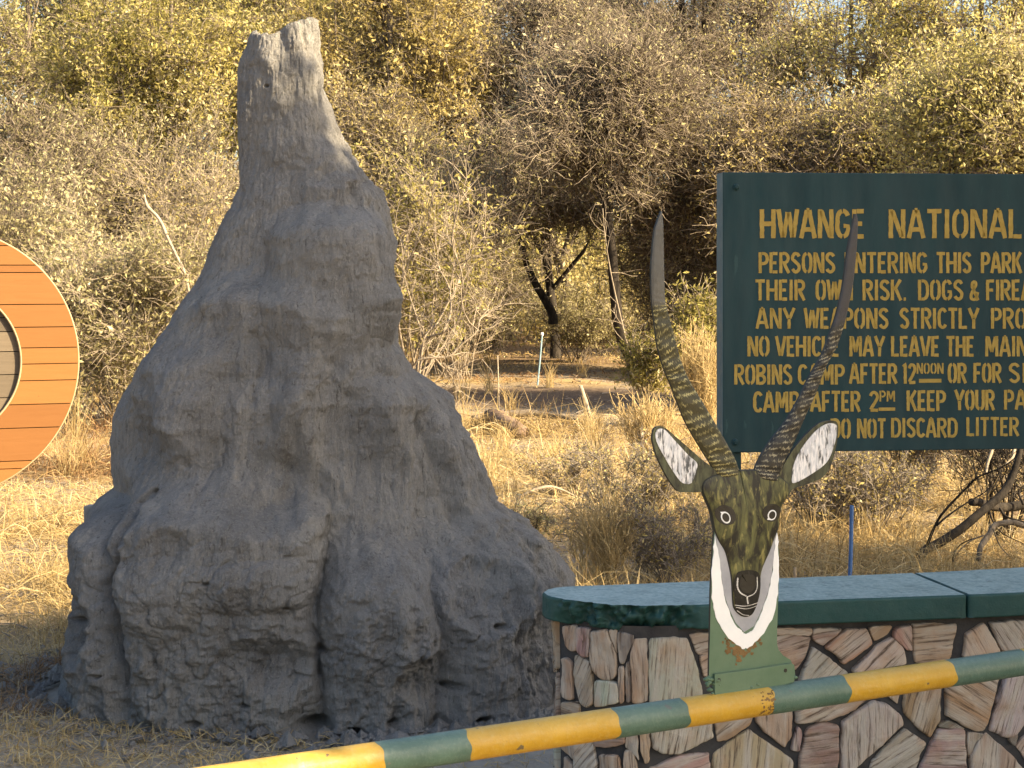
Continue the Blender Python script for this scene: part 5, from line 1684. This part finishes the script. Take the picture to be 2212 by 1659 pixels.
    shrub('shrub', 'tall reddish brown dry shrub left of the mound shoulder', 'shrub', 53, (gX(430, 29), 29), 3.7, 0.9, 24, 2600, 'twig_pale', 'leaf_gold', 7000, .06, r=.014, upw=.5)
    shrub('shrub', 'dense brown thicket between the drum and the mound', 'shrub', 54, (gX(400, 26), 26), 2.5, 1.8, 22, 3000, 'twig_pale', 'leaf_brown', 13000, .075, r=.016)
    shrub('shrub', 'bushy shrub with bright green leaves right of the mound shoulder', 'shrub', 55, (gX(890, 33), 33), 4.2, 1.1, 18, 2200, 'twig_pale', 'leaf_green', 7000, .10, r=.02)
    shrub('shrub', 'grey twiggy bush behind the curved bare stems', 'shrub', 56, (gX(990, 36), 36), 4.2, 1.6, 22, 3200, 'twig_pale', 'leaf_brown', 7000, .07, r=.018)
    shrub('shrub', 'low dark bush at the back of the clearing', 'shrub', 57, (gX(1250, 42), 42), 1.6, 1.7, 20, 2600, 'bark_brown', 'leaf_brown', 7000, .07, r=.014)
    shrub('shrub', 'dark brush left of the back of the clearing', 'shrub', 58, (gX(1060, 46), 46), 2.2, 2.0, 18, 2400, 'bark_brown', 'leaf_dark', 6000, .08, r=.016)
    shrub('shrub', 'twiggy bush between the left horn and the dark trunk', 'shrub', 59, (gX(1470, 39), 39), 3.6, 1.4, 20, 2800, 'bark_brown', 'leaf_brown', 6000, .07, r=.018)
    shrub('shrub', 'leafy grey green plant growing left of the sign edge', 'shrub', 60, (gX(1500, 27), 27), 1.75, 0.42, 16, 900, 'twig_pale', 'leaf_green', 3600, .10, r=.01, upw=.8, asp=.3)
    shrub('shrub', 'small grey green plant at the foot of the leaning trunk', 'shrub', 61, (gX(1400, 28), 28), 1.15, 0.45, 14, 700, 'twig_pale', 'leaf_green', 2600, .09, r=.009, upw=.7, asp=.3)
    shrub('tall_grass', 'clump of tall pale straw grass close to the left edge of the sign', 'grass clump', 72, (gX(1520, 25), 25), 1.25, 0.45, 90, 420, 'straw', None, 0, .05, r=.0055, upw=.9, wob=.1, twr=.003)
    shrub('tall_grass', 'clump of tall straw grass left of the painted left horn', 'grass clump', 73, (gX(1400, 21), 21), 0.7, 0.4, 70, 260, 'straw', None, 0, .05, r=.005, upw=.9, wob=.1, twr=.003)
    shrub('tall_grass', 'clump of upright straw grass between mound and antelope behind the wall cap', 'grass clump', 74, (gX(1310, 12.4), 12.4), 0.62, 0.28, 70, 260, 'straw', None, 0, .05, r=.003, upw=.9, wob=.1, twr=.002)
    shrub('shrub', 'dry grey brown twiggy shrub in the grass behind the antelope ear', 'shrub', 62, (gX(1390, 15.5), 15.5), 0.75, 0.75, 22, 2200, 'bark_grey', 'leaf_gold', 2000, .035, r=.007, twr=.0022)
    shrub('shrub', 'dry grey brown twiggy shrub in the grass right of the antelope', 'shrub', 63, (gX(1780, 15), 15), 0.85, 0.75, 22, 2200, 'bark_grey', 'leaf_gold', 1600, .035, r=.007, twr=.0022)
    shrub('shrub', 'dry upright brush in the grass under the middle of the sign', 'shrub', 64, (gX(1960, 17), 17), 1.15, 0.7, 26, 1800, 'twig_pale', 'leaf_gold', 1600, .04, r=.007, upw=.6, twr=.0025)
    shrub('shrub', 'pale tangled brush behind the dead branches at the right edge', 'shrub', 65, (gX(2150, 16.5), 16.5), 1.5, 0.9, 24, 2600, 'twig_pale', 'leaf_brown', 1500, .04, r=.008, twr=.003)
    shrub('shrub', 'heap of dark bare twigs among the dead branches at the right edge', 'shrub', 67, (gX(2160, 14.8), 14.8), 1.2, 0.8, 12, 480, 'bark_dark', None, 0, .04, r=.011, upw=.1, twr=.0028)
    shrub('shrub', 'pale tangle of dry stalks right of the mound in the middle of the straw', 'shrub', 68, (gX(1230, 17.5), 17.5), 0.5, 0.7, 20, 1300, 'twig_pale', 'leaf_gold', 500, .04, r=.006, twr=.0024)
    shrub('shrub', 'low dull brush in the shade close behind the wall left of the antelope', 'shrub', 69, (gX(1440, 12.6), 12.6), 0.62, 0.7, 24, 2200, 'bark_grey', 'leaf_gold', 1400, .03, r=.005, twr=.002)
    shrub('shrub', 'brown brush standing behind the dead branches below the sign edge', 'shrub', 71, (gX(1880, 14.8), 14.8), 0.75, 0.7, 18, 1500, 'bark_grey', 'leaf_gold', 1500, .035, r=.006, twr=.0022)
    shrub('shrub', 'small dark forb in the straw beside the mound foot', 'shrub', 66, (gX(1120, 14.2), 14.2), 0.40, 0.35, 14, 700, 'bark_brown', 'leaf_brown', 900, .03, r=.005, twr=.002)
    # bare curved shrub whose stems stand clear against the bush
    Y = 28.0
    root = empty('bare_shrub', (gX(890, Y), Y, 0))
    tag(root, 'bare shrub with long pale curving stems beside the right of the mound', 'shrub')
    g1 = lambda x, y: (877.8 + .3969 * x, 603.5 + .3969 * y)
    lines = [[(30, 640), (60, 460), (95, 340), (60, 220), (0, 30), (-20, -120), (20, -260)], [(40, 640), (90, 350), (200, 290), (280, 230), (305, 100), (300, -40), (250, -200), (280, -380), (330, -560)],
             [(30, 660), (50, 450), (230, 420), (290, 360), (380, 290), (400, 220), (440, 190), (500, 150)], [(60, 640), (95, 330), (160, 250), (210, 160), (270, 40), (330, -120), (430, -240)],
             [(20, 650), (-10, 420), (-40, 250), (-30, 60), (30, -140), (120, -320), (110, -480)], [(60, 640), (120, 420), (190, 470), (240, 520), (270, 590)], [(200, 290), (240, 180), (230, 40), (170, -90), (190, -240)]]
    mb = MB()
    rg = np.random.default_rng(77)
    al = []
    for k, ln in enumerate(lines):
        pts = [P(*g1(*q), Y + 0.5 * math.sin(k * 2.1 + i * .3)) for i, q in enumerate(ln)]
        c = catmull(pts, 26); al.append(c)
        mb.tube(c, np.linspace(.022, .007, 26), 7)
    mb.build('stems', M['twig_pale'], root, smooth=True).location = (-gX(890, Y), -Y, 0)
    al = np.array(al)
    A1 = grow(rg, al, 110, 0.75, 0.55, 0.25, k=6, wob=.25)
    A2 = grow(rg, A1, 420, 0.35, 0.6, 0.15, k=4, wob=.3)
    v, f, mi, rn = combine([(*tubes(A1, .010, .004, 4), 0, None), (*tubes(A2, .005, .003, 3), 0, None)])
    mesh_np('twigs', v - np.array([gX(890, Y), Y, 0]), f, mats=[M['twig_pale']], parent=root)
    # pale sapling
    Y = 34.0
    pts = [P(1372, 850, Y), P(1364, 790, Y), P(1354, 742, Y), P(1340, 683, Y), P(1322, 603, Y), P(1308, 520, Y), P(1302, 450, Y)]
    root = empty('sapling', (gX(1372, Y), Y, 0))
    tag(root, 'thin pale sapling stem leaning in front of the dark trunk', 'sapling')
    mb = MB(); c = catmull(pts, 24); mb.tube(c, np.linspace(.028, .008, 24), 7)
    mb.build('stem', M['twig_pale'], root, smooth=True).location = (-gX(1372, Y), -Y, 0)
    A1 = grow(rg, c[None], 11, 0.7, 0.6, 0.4, k=5); A2 = grow(rg, A1, 30, .35, .6, .2, k=4)
    v, f, mi, rn = combine([(*tubes(A1, .009, .004, 4), 0, None), (*tubes(A2, .005, .003, 3), 0, None)])
    mesh_np('twigs', v - np.array([gX(1372, Y), Y, 0]), f, mats=[M['twig_pale']], parent=root)
    # bleached dead limb left of the mound shoulder
    Y = 24.0
    log_obj('dead_limb', [P(312, 420, Y), P(318, 445, Y), P(345, 475, Y), P(365, 520, Y), P(385, 560, Y), P(400, 595, Y), P(420, 700, Y), gp(455, 955)], [.008, .024, .022, .021, .021, .021, .021, .021], M['pale_wood'],
            'bleached dead limb standing out of the thicket left of the mound shoulder', 'dead branch', 0.08, 8, 12)
    # orange dead leaves caught in the bush above the sign
    Y = 30.0
    rng = np.random.default_rng(5)
    c = P(2122, 255, Y)
    pth = (c + np.array([[0, 0, .14], [0.01, 0, .05], [0.0, 0, -.05], [-.02, 0, -.13]]))[None]
    lv, lf, col = leaves(rng, np.repeat(pth, 3, 0), 46, .15, .5, .03, .4, 1.2)
    v, f = tubes(np.concatenate([pth[:, ::-1], (c + np.array([[0, 0, .14], [.05, .1, .4], [.02, .3, .8], [0.1, .6, 1.5]]))[None]]), .006, .008, 5)
    vv, ff, mi, rn = combine([(v, f, 0, None), (lv, lf, 1, col)])
    o = mesh_np('leaf_cluster', vv, ff, mats=[M['bark_dark'], M['leaf_rust']], midx=mi, fattr={'rnd': rn}, origin=c)
    tag(o, 'bright orange clump of dead leaves hanging in the bush above the sign', 'dead leaves')
    # far woodland: one mass
    rng = np.random.default_rng(99)
    parts = []
    for k in range(34):
        x = rng.uniform(-34, 34); y = rng.uniform(62, 95)
        h_ = rng.uniform(7, 12)
        if -0.05 < x / y < 0.30: h_ *= 0.36
        if -0.29 < x / y < -0.255: h_ *= 0.5
        tr = catmull([(x, y, 0), (x + rng.normal(0, .3), y, h_ * .5), (x + rng.normal(0, .5), y, h_)], 8)[None]
        l0 = grow(rng, tr, 14, h_ * .45, .6, .1, k=5, t0=.2)
        l1 = grow(rng, l0, 220, 1.5, .7, .05, k=4)
        lv, lf, col = leaves(rng, l1, 2600, .22, .5, .35)
        parts += [(*tubes(tr, .16, .05, 6), 0, None), (*tubes(l0, .05, .02, 4), 0, None), (*tubes(l1, .015, .008, 3), 0, None), (lv, lf, 1 + k % 3, col)]
    nb = 1500
    y = rng.uniform(50, 66, nb); x = rng.uniform(-.36, .36, nb) * y
    b0 = np.stack([x, y, np.zeros(nb)], 1)
    tp = b0 + np.stack([rng.normal(0, .4, nb), rng.normal(0, .4, nb), rng.uniform(.8, 3.0, nb)], 1)
    st = np.stack([b0, b0 * .6 + tp * .4, b0 * .3 + tp * .7, tp], 1)
    lv, lf, col = leaves(rng, st, 60000, .2, .5, .3)
    parts += [(*tubes(st, .02, .008, 3), 0, None), (lv, lf, 2, col)]
    v, f, mi, rn = combine(parts)
    o = mesh_np('far_woodland', v, f, mats=[M['bark_brown'], M['leaf_olive'], M['leaf_gold'], M['leaf_brown']], midx=mi, fattr={'rnd': rn})
    o['kind'] = 'stuff'; o['label'] = 'distant dry woodland seen between the nearer trees'
forest()

# unseen trees added right of the picture, shaped to shade mound, wall, sign and grass
def shade_tree():
    hd = np.array([math.sin(SUN_AZ), math.cos(SUN_AZ)])          # towards the sun, in plan
    pd = np.array([-hd[1], hd[0]])
    pd = pd if pd[1] > 0 else -pd
    def at(a, q, v):
        p = hd * a + pd * q
        return np.array([p[0], p[1], v + math.tan(SUN_EL) * a])
    rg = random.Random(12)
    c = at(6.6, 6.82, 2.45)
    tree('shade_tree', 'large unseen leafy tree right of the gate, its crown shaped to shade the mound, wall and sign', 'tree', 201, (c[0], c[1]), c, (2.14, 2.14, 4.12), .24, 'bark_brown', 'leaf_olive', 125999, leaf=0.216, limbs=40, twigs=2600, asp=.6, fill=.6)
    c = at(8.0, 12.5, 2.5)
    tree('shade_tree', 'unseen thin crowned tree added right of the wall to shade the grass behind it', 'tree', 203, (c[0], c[1]), c, (1.35, 1.35, 1.5), .14, 'bark_brown', 'leaf_olive', 5500, leaf=.16, limbs=20, twigs=700, asp=.55)
shade_tree()

# ------------------------------------------------------------------ dry grass
def grass():
    rng = np.random.default_rng(31)
    def field(n, y0, y1, power, dens):
        u = rng.uniform(0, 1, n)
        # nearer ground gets more blades
        Y = (y0 ** (-power) + u * (y1 ** (-power) - y0 ** (-power))) ** (-1 / power)
        X = rng.uniform(-1, 1, n) * (0.34 * Y + 2.2)
        return X, Y
    X, Y = field(330000, 8.0, 62, 1.15, 1)
    p = np.stack([X * .45, Y * .45, np.zeros(len(X))], 1)
    patch = fbm(p, 3, 3)
    big = fbm(p * 0.35 + 7, 2, 9)
    keep = rng.uniform(-0.9, 0.9, len(X)) < patch + 0.35
    # bare dusty ground round the mound foot and in front of it
    dm = np.sqrt(((X + 1.0) / 1.25) ** 2 + ((Y - DM) / 0.75) ** 2)
    keep &= dm > 1.30
    bare = (Y < 9.6) & (X > -2.6)
    keep &= ~(bare & (rng.uniform(0, 1, len(X)) > 0.75))
    # bare shaded strip in the clearing
    strip = (Y > 28.5) & (Y < 34) & (X > -1.5) & (X < 2.4)
    keep &= ~(strip & (rng.uniform(0, 1, len(X)) > 0.10))
    keep &= ~((X > 0.1) & (Y > 6.6) & (Y < 8.05 + .12 * X))
    X, Y, patch, big = X[keep], Y[keep], patch[keep], big[keep]
    n = len(X)
    flat = rng.uniform(0, 1, n)
    wsc = np.clip(Y / 14, 0.75, 3.0)
    tall = np.clip(0.5 + 0.9 * patch, 0.25, 1.3)
    near = np.clip((Y - 8.5) / 4, 0.35, 1)
    clear = 1 - 0.72 * ((Y > 25) & (X > -2.2) & (X < 2.6))
    L = rng.gamma(4, 0.066, n) * tall * near * clear + 0.06
    ang = rng.uniform(0, 2 * np.pi, n)
    lay = np.where(flat < 0.80, rng.uniform(0.9, 1.5, n), rng.uniform(0.05, 0.6, n))       # lean from upright
    bend = rng.uniform(0.2, 0.9, n)
    dirx, diry = np.cos(ang), np.sin(ang)
    w_ = rng.uniform(0.0022, 0.0045, n) * wsc
    side = np.stack([-diry, dirx, np.zeros(n)], 1)
    # broad side partly turned
    tw = rng.uniform(-0.8, 0.8, n)
    side = norm(side + np.stack([np.zeros(n), np.zeros(n), tw], 1))
    z0 = np.where(flat < 0.80, rng.uniform(0.0, 0.10, n) * np.clip(tall, .2, 1) * near, -0.02)
    p0 = np.stack([X, Y, z0], 1)
    def step(pt, le, a):
        return pt + np.stack([dirx * np.sin(a) * le, diry * np.sin(a) * le, np.cos(a) * le * np.where(a > 1.45, .2, 1)], 1)
    a1 = np.minimum(lay, 1.52)
    p1 = step(p0, L * .55, a1); p2 = step(p1, L * .45, np.minimum(a1 + bend * .5, 1.75))
    p2[:, 2] = np.maximum(p2[:, 2], 0.005)
    v = np.stack([p0 - side * w_[:, None], p0 + side * w_[:, None], p1 - side * (w_ * .8)[:, None], p1 + side * (w_ * .8)[:, None], p2 - side * (w_ * .2)[:, None], p2 + side * (w_ * .2)[:, None]], 1).reshape(-1, 3)
    b = np.arange(n)[:, None] * 6
    q = np.concatenate([b + np.array([[0, 1, 3, 2]]), b + np.array([[2, 3, 5, 4]])], 0)
    col = np.clip(0.52 + 0.22 * big + rng.normal(0, 0.2, n), 0, 1)
    red = ((fbm(np.stack([X * .33 + 3, Y * .25, np.zeros(n)], 1), 2, 55) + 0.5 * ((Y > 13.5) & (Y < 17) & (X > .4))) > 0.45).astype(int)
    o = mesh_np('dry_grass', v, q, mats=[M['grass'], M['grass_red']], midx=np.concatenate([red, red]), fattr={'rnd': np.concatenate([col, col])})
    tag(o, 'golden dry grass and straw litter covering the clearing', None, kind='stuff')
    # tussocks that stand up out of the straw
    V, Q, RN = [], [], []
    cnt = 0
    tx, ty = [], []
    for k in range(430):
        y = 10.2 * (4.2 ** rng.uniform(0, 1)); x = rng.uniform(-1, 1) * (.34 * y + 1)
        if not mound_radius_ok(x, y, .15): continue
        if x < -3.3 and 11 < y < 17.6: continue
        if y > 24 and -2.4 < x < 2.6 and rng.uniform() < .8: continue
        if x > 0 and y < 8.6 + .15 * x: continue
        h_ = rng.uniform(.22, .55) * (1.25 if y > 14 else .8)
        m = int(rng.integers(16, 38))
        a = rng.uniform(0, 2 * np.pi, m); ln = np.abs(rng.normal(0, .32, m)); LL = h_ * rng.uniform(.6, 1.2, m)
        d = np.stack([np.cos(a) * np.sin(ln), np.sin(a) * np.sin(ln), np.cos(ln)], 1)
        q0 = np.array([x, y, -0.02]) + np.stack([rng.normal(0, .05, m), rng.normal(0, .05, m), np.zeros(m)], 1)
        mid = q0 + d * LL[:, None] * .6
        d2 = norm(d + np.stack([np.cos(a) * .35, np.sin(a) * .35, np.full(m, -.15)], 1))
        tip = mid + d2 * LL[:, None] * .5
        V.append(np.stack([q0, mid, tip], 1)); RN.append(np.clip(rng.normal(.62, .2, m), 0, 1))
    pth = np.concatenate(V); rn = np.concatenate(RN)
    wd = 0.0016 * np.clip(pth[:, 0, 1] / 12, 1, 3)
    v, f = tubes(pth, wd * 1.2, wd * .5, 3)
    o = mesh_np('grass_tussocks', v, f, mats=[M['grass']], fattr={'rnd': np.repeat(rn, 6)})
    tag(o, 'upright straw tussocks scattered through the clearing', None, kind='stuff')
    # long straws bent over and tangled in the middle of the clearing
    n = 5200
    y = 11.0 * (2.4 ** rng.uniform(0, 1, n)); x = rng.uniform(-1, 1, n) * (.34 * y + 1.0)
    ok = (fbm(np.stack([x * .8, y * .5, 0 * x], 1), 2, 91) + rng.normal(0, .3, n) > -.05) & (((x + 1.0) / 1.8) ** 2 + ((y - DM) / 1.6) ** 2 > 1)
    x, y = x[ok], y[ok]; n = len(x)
    a = rng.uniform(0, 2 * np.pi, n); LL = rng.uniform(.25, .8, n); hh = rng.uniform(.04, .26, n)
    d = np.stack([np.cos(a), np.sin(a)], 1) * LL[:, None]
    pth = np.stack([np.column_stack([x + d[:, 0] * t, y + d[:, 1] * t, hh * 4 * t * (1 - t * .75) * (0.6 + .4 * (1 - t))]) + rng.normal(0, .012, (n, 3)) for t in (0, .25, .5, .75, 1)], 1)
    pth[:, :, 2] = np.maximum(pth[:, :, 2], .01)
    v, f = tubes(pth, rng.uniform(.0018, .0034, n) * np.clip(y / 13, 1, 2), .0014, 3)
    o = mesh_np('tangled_straw', v, f, mats=[M['grass']], fattr={'rnd': np.repeat(np.clip(rng.normal(.72, .2, n), 0, 1), 12)})
    tag(o, 'pale straws bent over and tangled across the clearing', None, kind='stuff')
    # crumbs and clods of clay fallen round the mound's foot
    n = 2600
    a = rng.uniform(0, 2 * np.pi, n); rr = 1.0 + np.abs(rng.normal(0, .22, n))
    x = -1.03 + 1.50 * rr * np.sin(a); y = DM - 0.98 * rr * np.cos(a)
    sz = rng.gamma(1.6, .008, n) + .006
    octa = np.array([[1, 0, 0], [0, 1, 0], [-1, 0, 0], [0, -1, 0], [0, 0, .8], [0, 0, -.5]])
    V = np.stack([x, y, sz * .2], 1)[:, None] + octa[None] * sz[:, None, None] * rng.uniform(.6, 1.3, (n, 6, 1))
    T = np.array([[0, 1, 4], [1, 2, 4], [2, 3, 4], [3, 0, 4], [1, 0, 5], [2, 1, 5], [3, 2, 5], [0, 3, 5]])
    o = mesh_np('clay_crumbs', V.reshape(-1, 3), None, (np.arange(n)[:, None, None] * 6 + T[None]).reshape(-1, 3), mats=[M['clay']])
    tag(o, 'crumbs of grey clay fallen round the foot of the mound', None, kind='stuff')
    # twigs and chips of litter on the ground
    n = 5200
    y = 8.1 * (5.0 ** rng.uniform(0, 1, n)); x = rng.uniform(-1, 1, n) * (.34 * y + 1.5)
    ok = (((x + 1.0) / 1.7) ** 2 + ((y - DM) / 1.4) ** 2 > 1) & ~((x > 0.0) & (y < 8.6 + .15 * x))
    x, y = x[ok], y[ok]; n = len(x)
    a = rng.uniform(0, np.pi, n); LL = rng.gamma(2.5, .07, n) + .04
    d = np.stack([np.cos(a), np.sin(a), rng.normal(0, .12, n)], 1) * LL[:, None]
    p0 = np.stack([x, y, rng.uniform(.005, .05, n)], 1)
    pth = np.stack([p0, p0 + d * .5 + rng.normal(0, .02, (n, 3)), p0 + d], 1)
    pth[:, :, 2] = np.maximum(pth[:, :, 2], .004)
    v, f = tubes(pth, rng.uniform(.002, .006, n) * np.clip(y / 14, .8, 2), .0015, 4)
    o = mesh_np('twig_litter', v, f, mats=[M['bark_grey']])
    tag(o, 'small broken twigs strewn over the ground', None, kind='stuff')
grass()
